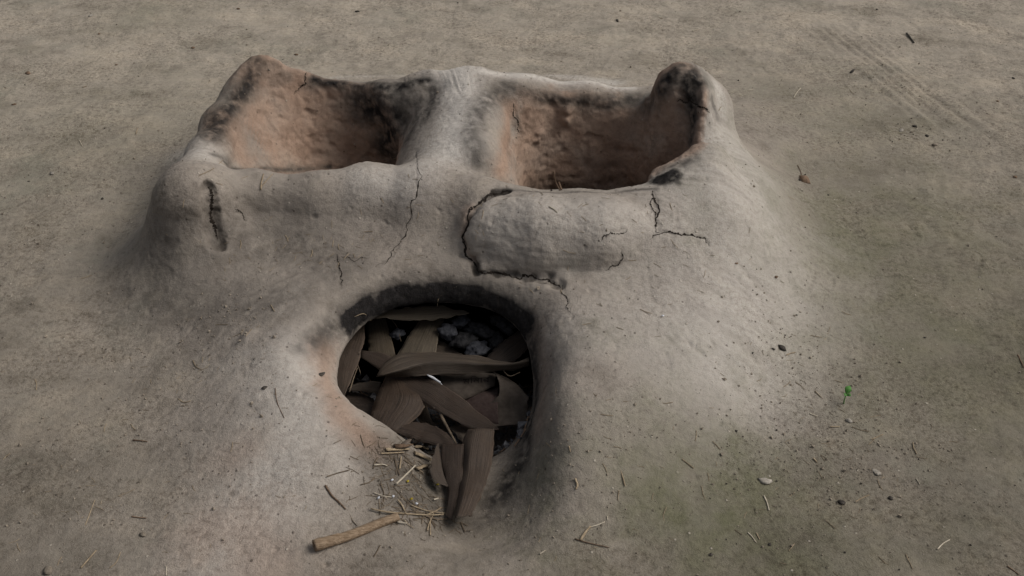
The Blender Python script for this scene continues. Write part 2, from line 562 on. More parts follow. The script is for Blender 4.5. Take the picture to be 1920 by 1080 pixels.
def relief(p):
    """small-scale lumps and hand-smear streaks common to stove and floor, in metres"""
    r = .0016 * fbm(p, 26, 3, .55, 3.0) + .0006 * fbm(p, 110, 3, .6, 11.0)
    dx, dy = p[:, 0] + .05, p[:, 1] - 1.40
    ang = np.arctan2(dy, dx); rad = np.hypot(dx, dy)
    w = fbm(np.stack([rad * 3, ang * 2, p[:, 2] * 0], 1), 1.0, 2)
    st = fbm(np.stack([(ang + .35 * w) * 24, rad * 9, p[:, 2] * 9], 1), 1.0, 3, .6)
    amt = sstep(.80, .45, rad) * sstep(-.1, .45, fbm(p, 5, 2, .5, 50.) * 1.6)
    pits = np.maximum(fbm(p, 75, 2, .5, 77.) - .38, 0)
    return r + .0009 * st * amt - .006 * pits, st * amt


soot, red, pale, moss, crack, n1, n2 = to_masks(V)
rel, streak = relief(V)

# inside regions
def tri(A, p):
    f = (p - (X0, Y0, Z0)) / VX
    f = np.clip(f, 0, np.array(A.shape) - 1.001)
    i = f.astype(int)
    return A[i[:, 0], i[:, 1], i[:, 2]]


cavv = tri(CAVF, V)
LWF = np.full(F.shape, 1., np.float32); LWF[sub] = lw
RWF = np.full(F.shape, 1., np.float32); RWF[sub] = rw
lwv, rwv = tri(LWF, V), tri(RWF, V)
in_l = sstep(.012, .002, lwv) ; in_r = sstep(.012, .002, rwv)
in_c = sstep(.016, .002, cavv)
well = np.maximum(in_l, in_r)
# hearth colours: baked red high in the wells, black and ashy deep inside
deep = sstep(.02, -.06, V[:, 2])
red = np.maximum(red, well * (1 - .35 * deep) * np.clip(.85 + .7 * n2, .3, 1) * (1 - .6 * np.clip(soot, 0, 1)))
frl = np.exp(-(pdist(V, L((1330, 300), (1290, 318), (1245, 342))) / .026) ** 4)
red = red * (1 - .9 * frl)
well = well * (1 - .8 * frl)
soot = np.maximum(soot, well * deep * np.clip(.45 + .8 * n2, 0, .8))
soot = np.maximum(soot, well * .25 * np.clip(n2 * 2.5 + n1, 0, 1))
behind = sstep(1.06, 1.16, V[:, 1])
soot = np.maximum(soot, in_c * (.55 + .5 * behind) * sstep(.0, -.03, V[:, 2] - .02 * n2))
soot = np.maximum(soot, in_c * .9 * sstep(-.02, .10, V[:, 0]) * sstep(1.12, 1.0, V[:, 1]) * sstep(.02, -.02, V[:, 2]))  # right side inside the mouth: painted shade joins the soot
rough = 1 + 2.6 * well * (.4 + .6 * deep) + 1.5 * np.clip(soot, 0, 1)
lump = fbm(V, 42, 3, .6, 90.)
rdg = np.abs(fbm(V, 17, 3, .55, 130.))
disp = rel * np.where(well > .3, .8, 1) + (rough - 1) * .0016 * lump + well * (.0030 * (.25 - rdg) - .004 * np.maximum(fbm(V, 38, 2, .5, 140.) - .15, 0) * 3)
# crust broken along the left rim and at the knob of the rear
blk = np.exp(-(pdist(V, L((470, 160), (440, 205), (405, 240))) / .020) ** 2)
disp += blk * .004 * fbm(V, 60, 3, .6, 5.)
disp += np.exp(-(pdist(V, L((630, 312), (680, 305), (725, 303))) / .010) ** 2) * .005 * fbm(V, 80, 2, .6, 8.)
# flaking patch above the mouth
fl = np.exp(-(pdist(V, L((600, 500), (610, 520))) / .022) ** 4)
disp += fl * .0022 * (sstep(-.1, .15, fbm(V, 30, 2, .5, 21.)))
# clods stuck in the right well and under the patch
for px, py, r, h in [(1063, 207, .010, .010), (1060, 225, .007, .007), (1012, 250, .010, .006), (1005, 262, .006, .005), (1040, 528, .007, .006), (1025, 535, .005, .004),
                     (915, 512, .010, .004), (905, 505, .006, .004), (470, 628, .010, .004), (455, 640, .008, .003), (1150, 395, .012, .002), (1000, 400, .02, .003),
                     (1090, 400, .02, .002), (530, 175, .008, .003), (700, 270, .012, .004), (620, 240, .014, .003), (575, 270, .012, .003), (1120, 300, .018, .003),
                     (1000, 300, .02, .004), (1060, 330, .015, .005), (1190, 330, .02, .004)]:
    c = hit0(px, py)
    disp += h * np.exp(-(np.linalg.norm(V - c, axis=1) * (1 + .5 * n1) / r) ** 2)
pm = sstep(.078, .046, pdist(V, PATCH)) * sstep(1.31, 1.28, V[:, 1])
disp += pm * (.004 + .0055 * fbm(V, 19, 3, .55, 160.) + .0012 * fbm(V, 90, 2, .6, 170.))
# tool marks on the patch: shallow strokes along its length
tp = np.exp(-(pdist(V, L((930, 450), (1020, 490), (1180, 480))) / .03) ** 2)
disp += tp * .0009 * perlin(V[:, 0] * 8, (V[:, 1] + .25 * V[:, 0]) * 140, V[:, 2] * 190)
disp -= crack * .0030
V2 = V + Nn * disp[:, None]


def vnormals(V, Q):
    a, b, c, d = (V[Q[:, i]] for i in range(4))
    fn = np.cross(c - a, d - b)
    out = np.zeros_like(V)
    for i in range(4):
        for k in range(3):
            out[:, k] += np.bincount(Q[:, i], fn[:, k], len(V))
    return out / (np.linalg.norm(out, axis=1)[:, None] + 1e-20)


VN = vnormals(V2, Q)


# ------------------------------------------------------------------ materials
def mat(name):
    m = bpy.data.materials.new(name); m.use_nodes = True
    nt = m.node_tree
    b = nt.nodes['Principled BSDF']
    b.inputs['Roughness'].default_value = .95
    b.inputs['Specular IOR Level'].default_value = .12
    return m, nt, b


def nd(nt, t, **kw):
    n = nt.nodes.new(t)
    for k, v in kw.items():
        if k in n.inputs.keys() if hasattr(n.inputs, 'keys') else False:
            n.inputs[k].default_value = v
        else:
            setattr(n, k, v)
    return n


def noise(nt, vec, scale, detail=4, rough_=.6):
    n = nt.nodes.new('ShaderNodeTexNoise')
    n.inputs['Scale'].default_value = scale; n.inputs['Detail'].default_value = detail; n.inputs['Roughness'].default_value = rough_
    nt.links.new(vec, n.inputs['Vector'])
    return n.outputs['Fac']


def ramp_(nt, fac, stops):
    n = nt.nodes.new('ShaderNodeValToRGB')
    el = n.color_ramp.elements
    while len(el) < len(stops):
        el.new(.5)
    for e, (p, c) in zip(el, stops):
        e.position = p
        e.color = (c, c, c, 1) if isinstance(c, (int, float)) else (*c, 1)
    nt.links.new(fac, n.inputs['Fac'])
    return n.outputs['Color']


def mix(nt, fac, a, b, blend='MIX'):
    n = nt.nodes.new('ShaderNodeMix'); n.data_type = 'RGBA'; n.blend_type = blend
    for sock, v in ((n.inputs[0], fac), (n.inputs[6], a), (n.inputs[7], b)):
        if hasattr(v, 'links'):
            nt.links.new(v, sock)
        elif isinstance(v, (int, float)):
            sock.default_value = v if sock.type == 'VALUE' else (v, v, v, 1)
        else:
            sock.default_value = (*v, 1)
    return n.outputs[2]


def math_(nt, op, a, b=0.0):
    n = nt.nodes.new('ShaderNodeMath'); n.operation = op
    for s, v in zip(n.inputs, (a, b)):
        if hasattr(v, 'links'):
            nt.links.new(v, s)
        else:
            s.default_value = v
    return n.outputs[0]


def bump(nt, bsdf, height, dist, strength=1.0, prev=None):
    n = nt.nodes.new('ShaderNodeBump')
    n.inputs['Distance'].default_value = dist; n.inputs['Strength'].default_value = strength
    nt.links.new(height, n.inputs['Height'])
    if prev is not None:
        nt.links.new(prev, n.inputs['Normal'])
    nt.links.new(n.outputs[0], bsdf.inputs['Normal'])
    return n.outputs[0]


def earth_material():
    m, nt, b = mat('dry_clay_earth')
    pos = nt.nodes.new('ShaderNodeNewGeometry').outputs['Position']
    A = nt.nodes.new('ShaderNodeVertexColor'); A.layer_name = 'stain_shading'
    B = nt.nodes.new('ShaderNodeVertexColor'); B.layer_name = 'wear'
    sa = nt.nodes.new('ShaderNodeSeparateColor'); nt.links.new(A.outputs[0], sa.inputs[0])
    sb = nt.nodes.new('ShaderNodeSeparateColor'); nt.links.new(B.outputs[0], sb.inputs[0])
    soot, red, pale = sa.outputs; moss, crack, streak = sb.outputs  # soot also holds painted shade, pale some painted light
    stovem = A.outputs[1]
    nL = noise(nt, pos, 3.2, 5, .6); nM = noise(nt, pos, 17, 6, .65); nF = noise(nt, pos, 150, 5, .7); nG = noise(nt, pos, 620, 3, .7)
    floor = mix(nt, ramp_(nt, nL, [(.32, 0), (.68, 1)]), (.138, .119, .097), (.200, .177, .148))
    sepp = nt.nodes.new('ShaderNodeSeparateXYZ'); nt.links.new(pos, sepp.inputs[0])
    far = math_(nt, 'ADD', math_(nt, 'ADD', math_(nt, 'MULTIPLY', sepp.outputs[1], .31), math_(nt, 'MULTIPLY', sepp.outputs[0], -.045)), math_(nt, 'MULTIPLY', nL, .35))  # floor paler toward the back: light falloff painted into its colour
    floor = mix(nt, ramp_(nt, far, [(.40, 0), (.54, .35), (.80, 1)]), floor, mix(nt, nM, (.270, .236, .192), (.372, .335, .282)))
    clay = mix(nt, ramp_(nt, nM, [(.3, 0), (.7, 1)]), (.235, .204, .174), (.312, .277, .241))
    mpA = nt.nodes.new('ShaderNodeMapping'); nt.links.new(pos, mpA.inputs[0]); mpA.inputs['Scale'].default_value = (3.2, 5.5, 4); mpA.inputs['Rotation'].default_value = (0, 0, .25)
    nA = noise(nt, mpA.outputs[0], 2.0, 6, .68)
    floor = mix(nt, ramp_(nt, nA, [(.50, 0), (.66, .55)]), floor, mix(nt, 1.0, floor, (1.38, 1.34, 1.28), 'MULTIPLY'))
    floor = mix(nt, ramp_(nt, nA, [(.32, .60), (.47, 0)]), floor, mix(nt, 1.0, floor, (.66, .66, .62), 'MULTIPLY'))
    nB = noise(nt, pos, 5.5, 5, .65)
    floor = mix(nt, ramp_(nt, nB, [(.54, 0), (.70, .50)]), floor, (.190, .186, .150))
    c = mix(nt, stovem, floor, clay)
    c = mix(nt, ramp_(nt, nA, [(.34, .30), (.48, 0)]), c, mix(nt, 1.0, c, (.74, .72, .72), 'MULTIPLY'))
    c = mix(nt, math_(nt, 'MULTIPLY', ramp_(nt, nM, [(.52, 0), (.72, 1)]), .30), c, (.300, .252, .190))
    c = mix(nt, math_(nt, 'MULTIPLY', ramp_(nt, nM, [(.28, 1), (.46, 0)]), .35), c, (.115, .097, .078))
    c = mix(nt, pale, c, mix(nt, nF, (.50, .465, .425), (.64, .60, .555)))
    c = mix(nt, math_(nt, 'MULTIPLY', moss, ramp_(nt, nM, [(.3, .35), (.6, 1)])), c, (.128, .125, .078))
    c = mix(nt, math_(nt, 'MULTIPLY', red, .95), c, mix(nt, nM, (.272, .172, .122), (.392, .284, .214)))
    # hand-smear streaks
    c = mix(nt, ramp_(nt, streak, [(.38, .22), (.50, 0)]), c, (.13, .11, .09))
    c = mix(nt, ramp_(nt, streak, [(.52, 0), (.68, .18)]), c, (.40, .36, .31))
    # speckle of grit
    g = ramp_(nt, nF, [(.34, 0), (.50, .72), (.66, 1.0)])
    nS = noise(nt, pos, 7.5, 4, .6)
    rough_area = math_(nt, 'MULTIPLY', ramp_(nt, nS, [(.36, .30), (.62, 1)]), ramp_(nt, stovem, [(0, 1.0), (1, .50)]))
    c = mix(nt, rough_area, c, mix(nt, 1.0, c, mix(nt, g, (.55, .52, .50), (1.15, 1.15, 1.15)), 'MULTIPLY'))
    gg = ramp_(nt, nG, [(.36, 0), (.64, 1)])
    c = mix(nt, math_(nt, 'MULTIPLY', rough_area, .7), c, mix(nt, 1.0, c, mix(nt, gg, (.72, .70, .68), (1.22, 1.22, 1.22)), 'MULTIPLY'))
    vo = nt.nodes.new('ShaderNodeTexVoronoi'); vo.inputs['Scale'].default_value = 105
    nt.links.new(pos, vo.inputs['Vector'])
    spot = ramp_(nt, vo.outputs['Distance'], [(.10, 1), (.20, 0)])
    sc = nt.nodes.new('ShaderNodeSeparateColor'); nt.links.new(vo.outputs['Color'], sc.inputs[0])
    pick = math_(nt, 'MULTIPLY', spot, ramp_(nt, sc.outputs[0], [(.86, 0), (.90, 1)]))
    c = mix(nt, math_(nt, 'MULTIPLY', pick, .6), c, (.065, .05, .04))
    pick2 = math_(nt, 'MULTIPLY', spot, ramp_(nt, sc.outputs[1], [(.92, 0), (.95, 1)]))
    c = mix(nt, math_(nt, 'MULTIPLY', pick2, .55), c, (.50, .45, .38))
    soot_shade_c = mix(nt, ramp_(nt, nF, [(.35, 0), (.75, 1)]), (.007, .006, .006), (.034, .031, .030))  # dark tone for soot and painted shade alike
    sm = math_(nt, 'MULTIPLY', soot, ramp_(nt, nF, [(.25, .80), (.45, 1.0)]))
    c = mix(nt, sm, c, soot_shade_c)
    c = mix(nt, math_(nt, 'MULTIPLY', crack, .85), c, (.022, .017, .014))
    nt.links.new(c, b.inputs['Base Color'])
    h0 = bump(nt, b, nM, .010, .35)
    h1 = bump(nt, b, nF, .0022, .85, h0)
    nt.links.new(ramp_(nt, rough_area, [(.1, .35), (.8, 1)]), h1.node.inputs['Strength'])
    h2 = bump(nt, b, nG, .0012, .8, h1)
    bump(nt, b, math_(nt, 'ADD', pick, pick2), .0012, .8, h2)
    return m


EARTH = earth_material()


def leaf_material(name, c1, c2, c3):
    m, nt, b = mat(name)
    b.inputs['Roughness'].default_value = .62
    b.inputs['Specular IOR Level'].default_value = .25
    uv = nt.nodes.new('ShaderNodeUVMap').outputs[0]
    mp = nt.nodes.new('ShaderNodeMapping'); nt.links.new(uv, mp.inputs[0]); mp.inputs['Scale'].default_value = (1.6, 44, 1)
    oi = nt.nodes.new('ShaderNodeObjectInfo')
    av = nt.nodes.new('ShaderNodeVectorMath'); av.operation = 'ADD'
    nt.links.new(mp.outputs[0], av.inputs[0])
    cm = nt.nodes.new('ShaderNodeCombineXYZ'); nt.links.new(math_(nt, 'MULTIPLY', oi.outputs['Random'], 40.), cm.inputs[0]); nt.links.new(math_(nt, 'MULTIPLY', oi.outputs['Random'], 90.), cm.inputs[1])
    nt.links.new(cm.outputs[0], av.inputs[1])
    fib = noise(nt, av.outputs[0], 1.0, 5, .65)
    pos = nt.nodes.new('ShaderNodeNewGeometry').outputs['Position']
    blot = noise(nt, pos, 38, 4, .6); fine = noise(nt, pos, 420, 3, .7)
    c = mix(nt, ramp_(nt, fib, [(.34, 0), (.66, 1)]), c1, c2)
    c = mix(nt, ramp_(nt, blot, [(.5, 0), (.7, .7)]), c, c3)
    c = mix(nt, ramp_(nt, fine, [(.60, 0), (.72, .55)]), c, tuple(x * .35 for x in c1))
    su = nt.nodes.new('ShaderNodeSeparateXYZ'); nt.links.new(uv, su.inputs[0])
    edge = math_(nt, 'ABSOLUTE', math_(nt, 'SUBTRACT', su.outputs[1], .5))
    c = mix(nt, ramp_(nt, math_(nt, 'ADD', edge, math_(nt, 'MULTIPLY', math_(nt, 'SUBTRACT', blot, .5), .12)), [(.455, 0), (.49, .65)]), c, tuple(x * 1.5 for x in c2))
    c = mix(nt, ramp_(nt, edge, [(.0, .5), (.02, 0)]), c, tuple(x * .5 for x in c1))
    tint = ramp_(nt, oi.outputs['Random'], [(0, (1.12, .95, .82)), (.5, (1, 1, 1)), (1, (.95, 1.0, .86))])
    c = mix(nt, 1.0, c, tint, 'MULTIPLY')
    v = math_(nt, 'ADD', math_(nt, 'MULTIPLY', oi.outputs['Random'], .9), .55)
    c = mix(nt, 1.0, c, v, 'MULTIPLY')
    nt.links.new(c, b.inputs['Base Color'])
    h = bump(nt, b, fib, .0016, .8)
    bump(nt, b, blot, .004, .4, h)
    return m


LEAF = leaf_material('dry_leaf_brown', (.020, .0145, .0115), (.070, .053, .042), (.046, .032, .023))
LEAF_G = leaf_material('dry_leaf_grey', (.032, .024, .019), (.092, .073, .058), (.060, .044, .032))


def simple_material(name, c1, c2, scale=120, rough_=.8, bumpd=.0006, stretch=None):
    m, nt, b = mat(name)
    b.inputs['Roughness'].default_value = rough_
    tc = nt.nodes.new('ShaderNodeTexCoord').outputs['Object']
    if stretch:
        mp = nt.nodes.new('ShaderNodeMapping'); nt.links.new(tc, mp.inputs[0]); mp.inputs['Scale'].default_value = stretch; tc = mp.outputs[0]
    n = noise(nt, tc, scale, 4, .65)
    oi = nt.nodes.new('ShaderNodeObjectInfo')
    c = mix(nt, ramp_(nt, n, [(.33, 0), (.67, 1)]), c1, c2)
    c = mix(nt, 1.0, c, math_(nt, 'ADD', math_(nt, 'MULTIPLY', oi.outputs['Random'], .4), .8), 'MULTIPLY')
    nt.links.new(c, b.inputs['Base Color'])
    bump(nt, b, n, bumpd, .8)
    return m


STRAW = simple_material('straw', (.185, .142, .094), (.340, .270, .185), 220)
STRAW_P = simple_material('straw_pale', (.33, .285, .22), (.47, .42, .34), 220)
TWIG = simple_material('twig_brown', (.090, .060, .040), (.185, .125, .085), 260)
LITTER = simple_material('straw_litter', (.062, .048, .035), (.170, .132, .094), 90)
DARK = simple_material('charred_bits', (.022, .020, .018), (.075, .065, .055), 240)
CLOD = simple_material('clod_earth', (.150, .125, .098), (.250, .214, .172), 260, .95, .001)
PALE = simple_material('pale_chip', (.22, .20, .17), (.34, .31, .27), 260, .95, .001)
CANE = simple_material('cane', (.170, .115, .072), (.345, .258, .178), 60, .7, .0022, (1, 9, 9))
CANE_IN = simple_material('cane_pith', (.130, .070, .040), (.240, .140, .080), 200)
GREEN = simple_material('seedling_green', (.040, .115, .024), (.080, .20, .045), 200, .5)
YEL = simple_material('yellow_flake', (.26, .19, .02), (.36, .28, .04), 200, .6)
PAPER = simple_material('scrap_paper', (.046, .037, .030), (.078, .064, .053), 90, .85, .0012)
PAPER_R = simple_material('scrap_paper_rosy', (.040, .026, .023), (.060, .043, .038), 140, .85, .0012)
INK = simple_material('ink', (.012, .009, .008), (.018, .014, .012), 200)
WHITE = simple_material('white_scrap', (.40, .41, .43), (.55, .56, .60), 200, .7)
ASH = simple_material('ash', (.050, .050, .055), (.150, .150, .160), 160, .95, .002)


# ------------------------------------------------------------------ object helpers
def link(name, me, parent=None):
    o = bpy.data.objects.new(name, me)
    COL.objects.link(o)
    if parent is not None:
        o.parent = parent
        o.matrix_parent_inverse = Matrix.Identity(4)
        o.location = -parent.location if parent.type == 'EMPTY' else (0, 0, 0)
    return o


def tag(o, label=None, cat=None, group=None, kind=None):
    if label: o['label'] = label
    if cat: o['category'] = cat
    if group: o['group'] = group
    if kind: o['kind'] = kind
    return o


def np_mesh(name, V, Q, material, normals=None, attrs=None):
    me = bpy.data.meshes.new(name)
    me.vertices.add(len(V)); me.vertices.foreach_set('co', np.ascontiguousarray(V, np.float32).ravel())
    k = Q.shape[1]
    me.loops.add(Q.size); me.loops.foreach_set('vertex_index', np.ascontiguousarray(Q, np.int32).ravel())
    me.polygons.add(len(Q)); me.polygons.foreach_set('loop_start', np.arange(0, Q.size, k, dtype=np.int32))
    me.update(calc_edges=True)
    me.polygons.foreach_set('use_smooth', np.ones(len(Q), bool))
    for an, arr in (attrs or {}).items():
        a = me.color_attributes.new(an, 'FLOAT_COLOR', 'POINT')
        a.data.foreach_set('color', np.ascontiguousarray(arr, np.float32).ravel())
    if normals is not None:
        me.normals_split_custom_set_from_vertices(normals.tolist())
    me.materials.append(material)
    return me


def attr_pair(soot, red, pale, moss, crack, streak, stove):
    st = np.stack([np.clip(soot, 0, 1), np.clip(red, 0, 1), np.clip(pale, 0, 1), np.clip(stove, 0, 1)], 1)
    we = np.stack([np.clip(moss, 0, 1), np.clip(crack, 0, 1), np.clip(.5 + .25 * streak, 0, 1), np.ones(len(soot))], 1)
    return {'stain_shading': st, 'wear': we}


# ------------------------------------------------------------------ the stove's objects
mgV = bil(MG, V[:, 0], V[:, 1])
stove_w = sstep(-.028, .036, mgV + .022 * n2 + .008 * n1)
pale = pale * sstep(-.035, .02, mgV)
ATT = attr_pair(soot, red, pale, moss, crack, streak, stove_w)
stove = bpy.data.objects.new('clay_stove', None)
COL.objects.link(stove)
stove.location = (-.07, 1.35, 0)
tag(stove, 'hand moulded grey clay cooking stove with two pot holes and a round sooty fire mouth', 'stove')

fc = V[Q].mean(1)
lwf, rwf, cvf = lwv[Q].mean(1), rwv[Q].mean(1), cavv[Q].mean(1)
region = np.zeros(len(Q), int)
KN = {1: q(352, 306, .150, .036), 2: q(497, 112, .172, .033), 3: q(1290, 145, .172, .048), 4: q(1322, 308, .136, .036)}
for k, kn in KN.items():
    r = {1: .062, 2: .060, 3: .072, 4: .050}[k]
    d = np.linalg.norm(fc[:, :2] - np.array(kn[:2]), axis=1)
    zz = {1: .085, 2: .125, 3: .115, 4: .100}[k]
    region[(d < r) & (fc[:, 2] > zz)] = k
ptv = pdist(fc, PATCH)
region[(ptv < .064) & (fc[:, 1] < 1.30) & (region == 0) & (rwf > .012) & (cvf > .02)] = 8
region[(lwf < .004) & (region == 0)] = 5
region[(rwf < .004) & (region == 0)] = 6
region[(cvf < .004) & (cvf <= lwf) & (cvf <= rwf)] = 7
names = {0: ('body', None), 1: ('pot_rest', 'smooth front left pot rest with a deep crack beside it'), 2: ('pot_rest', 'rear left pot rest, scorched along its outer edge'),
         3: ('pot_rest', 'tall blackened rear right pot rest'), 4: ('pot_rest', 'low front right pot rest with a black tip'),
         5: ('burner_well', 'left pot hole with baked reddish lining'), 6: ('burner_well', 'right pot hole with lumpy reddish lining'),
         7: ('firebox', 'black sooted fire chamber'), 8: ('wall_patch', 'thick clay patch cracked loose along its left end')}
for k, (nm, lb) in names.items():
    qs = Q[region == k]
    if not len(qs):
        continue
    us, iv = np.unique(qs, return_inverse=True)
    me = np_mesh(nm, V2[us], iv.reshape(-1, 4), EARTH, VN[us], {a: arr[us] for a, arr in ATT.items()})
    o = link(nm, me, stove)
    if lb: o['label'] = lb

# ------------------------------------------------------------------ open cracks, thin ragged slits
MUD = simple_material('crack_dark', (.012, .009, .007), (.030, .023, .018), 300)
bvs = BVHTree.FromPolygons(V2.tolist(), Q.tolist())


def hit_s(px, py):
    d = ray(px, py)
    loc, n, i, dist = bvs.ray_cast(Vector(CAM), Vector(d))
    if loc is None:
        return None
    n = np.array(n)
    return np.array(loc), (n if n @ d < 0 else -n)


def slit(pts, w, amp=5.0):
    # midpoint displacement gives the jagged run of a drying crack
    path = [np.array(p, float) for p in pts]
    a_ = amp
    while len(path) < 40:
        nw = []
        for p0, p1 in zip(path[:-1], path[1:]):
            t = p1 - p0; ln = np.linalg.norm(t) + 1e-6
            m_ = (p0 + p1) / 2 + np.array([-t[1], t[0]]) / ln * rng.normal(0, .13) * min(ln, 30)
            nw += [p0, m_]
        path = nw + [path[-1]]
    left, right = [], []
    hs_ = [hit_s(*p) for p in path]
    hs_ = [h for h in hs_ if h is not None]
    n_ = len(hs_)
    for i, (loc, nn) in enumerate(hs_):
        t = hs_[min(i + 1, n_ - 1)][0] - hs_[max(i - 1, 0)][0]
        sd = np.cross(nn, t); sd /= np.linalg.norm(sd) + 1e-12
        u = i / (n_ - 1)
        ww = w * (.18 + .82 * min(1, 4 * (1 - u), 4 * u + .35)) * np.clip(rng.lognormal(-.25, .6), .2, 1.7)
        c = loc + nn * .0004
        left.append(c + sd * ww * rng.uniform(.6, 1.2)); right.append(c - sd * ww * rng.uniform(.6, 1.2))
    k = len(left)
    me = bpy.data.meshes.new('crack')
    me.from_pydata([v.tolist() for v in left + right], [], [(i, i + 1, k + i + 1, k + i) for i in range(k - 1)])
    me.materials.append(MUD)
    return link('crack', me, stove)


slit([(1223, 358), (1231, 382), (1229, 410), (1238, 438)], .0015)
slit([(1225, 366), (1219, 380), (1226, 396), (1228, 410)], .0010)
slit([(1238, 438), (1262, 437), (1290, 441), (1322, 447), (1331, 462)], .0011)
slit([(1238, 438), (1222, 447)], .0007)
slit([(1128, 452), (1145, 436), (1175, 430)], .0007)
slit([(781, 285), (785, 320), (782, 360), (770, 410), (752, 450), (733, 482), (704, 501)], .0007)
slit([(1165, 470), (1160, 495), (1135, 508)], .0007)
slit([(1055, 535), (1063, 560), (1070, 588)], .0006)
slit([(441, 392), (455, 402), (463, 413)], .0008)
slit([(575, 135), (572, 158), (550, 178)], .0008)
slit([(632, 478), (636, 500), (640, 541)], .0007)
slit([(640, 481), (690, 486)], .0005)
slit([(963, 195), (970, 225), (978, 252)], .0009)
slit([(1290, 185), (1310, 200), (1332, 212)], .0011)
slit([(1270, 190), (1290, 192), (1304, 178)], .0009)
slit([(391, 350), (398, 372), (394, 400), (403, 430), (408, 450)], .0026)
slit([(952, 357), (915, 366), (893, 386), (877, 412), (866, 445), (874, 480), (897, 510)], .0026)
slit([(897, 510), (935, 512), (985, 514), (1030, 528), (1052, 540)], .0018)

# ------------------------------------------------------------------ the floor
def axis(segs):
    out = []
    for a, b, n in segs:
        out.append(np.linspace(a, b, n, endpoint=False))
    return np.concatenate(out + [[segs[-1][1]]])


gxs = axis([(-12, -3, 12), (-3, -1.4, 50), (-1.4, 1.4, 620), (1.4, 3, 50), (3, 12, 12)])
gys = axis([(-3, .5, 30), (.5, 2.0, 340), (2.0, 2.5, 90), (2.5, 4, 50), (4, 16, 14)])
GX, GY = np.meshgrid(gxs, gys, indexing='ij')
gh, gm = surf_h(GX, GY)
gz = gh - .0035 * sstep(-.014, .002, gm)
GV = np.stack([GX.ravel(), GY.ravel(), gz.ravel()], 1)


def tri3(A, p):
    f = (p - (X0, Y0, Z0)) / VX
    f = np.clip(f, 0, np.array(A.shape) - 1.001)
    i = f.astype(int); t = f - i
    out = 0
    for a in (0, 1):
        for b in (0, 1):
            for c in (0, 1):
                w_ = (t[:, 0] if a else 1 - t[:, 0]) * (t[:, 1] if b else 1 - t[:, 1]) * (t[:, 2] if c else 1 - t[:, 2])
                out = out + w_ * A[i[:, 0] + a, i[:, 1] + b, i[:, 2] + c]
    return out


ii = np.arange(len(gxs) * len(gys)).reshape(len(gxs), len(gys))
GQ = np.stack([ii[:-1, :-1].ravel(), ii[1:, :-1].ravel(), ii[1:, 1:].ravel(), ii[:-1, 1:].ravel()], 1)
gin = (GV[:, 0] > X0 + .01) & (GV[:, 0] < X1 - .01) & (GV[:, 1] > Y0 + .01) & (GV[:, 1] < Y1 - .01)
gF = np.where(gin, tri3(F, GV), -1)
sunk = np.clip(gF + .0012, 0, .05) * (gm.ravel() > -.009)
GV[:, 2] -= 1.6 * sunk + .0015 * sstep(.0002, .0025, sunk)
gF = np.where(gin & (gm.ravel() > -.009), gF - .010, -1)
GQ = GQ[~(gm.ravel()[GQ] > .006).all(1)]
GQ = GQ[~(gF[GQ] > 0).all(1)]
gp = GV.copy(); 
s_, r_, p_, m_, c_, gn1, gn2 = to_masks(gp)
grel, gstreak = relief(gp)
fine = (np.abs(GV[:, 0]) < 1.6) & (GV[:, 1] < 2.7)
# raked scratches on the floor, upper right
sc_a = L((1590, 75), (1660, 130), (1780, 220))
scd = np.exp(-(pdist(gp, sc_a) / .07) ** 2)
dirv = (sc_a[-1] - sc_a[0])[:2]; dirv /= np.linalg.norm(dirv)
perp = gp[:, 0] * -dirv[1] + gp[:, 1] * dirv[0]; along = gp[:, 0] * dirv[0] + gp[:, 1] * dirv[1]
scr = perlin(perp * 75, along * 2.5, 0 * perp) * scd
bumpy = .0022 * np.maximum(fbm(gp, 60, 2, .6, 61.), 0) * sstep(-.1, .4, fbm(gp, 3, 2, .5, 70.) + .1)
crust = fbm(gp * np.array([1, 1.0, 1]), 9, 3, .6, 33.)
gdisp = np.where(fine, grel * 1.5 + .006 * scr + 1.6 * bumpy + .0035 * crust + .0012 * fbm(gp, 120, 2, .6, 44.) * sstep(-.3, .3, crust), 0) * sstep(-.012, -.045, gm.ravel())
gdisp += np.where(fine, grel, 0) * sstep(-.045, -.012, gm.ravel())
GV[:, 2] += gdisp
GN = vnormals(GV, GQ)
gst = sstep(-.028, .036, gm.ravel() + .022 * gn2 + .008 * gn1)
gatt = attr_pair(s_, r_, p_ * sstep(-.035, .02, gm.ravel()), m_, c_, gstreak + scr * 1.2, gst)
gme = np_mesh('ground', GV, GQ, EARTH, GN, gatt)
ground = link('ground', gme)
tag(ground, kind='structure')

# everything later is laid onto these surfaces
BV = np.concatenate([V2, GV]); BQ = np.concatenate([Q, GQ + len(V2)])
bvh = BVHTree.FromPolygons(BV.tolist(), BQ.tolist())


def hit(px, py):
    d = ray(px, py)
    loc, n, i, dist = bvh.ray_cast(Vector(CAM), Vector(d))
    if loc is None:
        p = P(px, py, 0); return np.array(p), np.array([0, 0, 1.])
    n = np.array(n)
    return np.array(loc), n if n @ d < 0 else -n


def down(x, y, top=.3):
    loc, n, i, dist = bvh.ray_cast(Vector((x, y, top)), Vector((0, 0, -1)))
    if loc is None:
        return None, None
    n = np.array(n)
    return np.array(loc), n if n[2] > 0 else -n


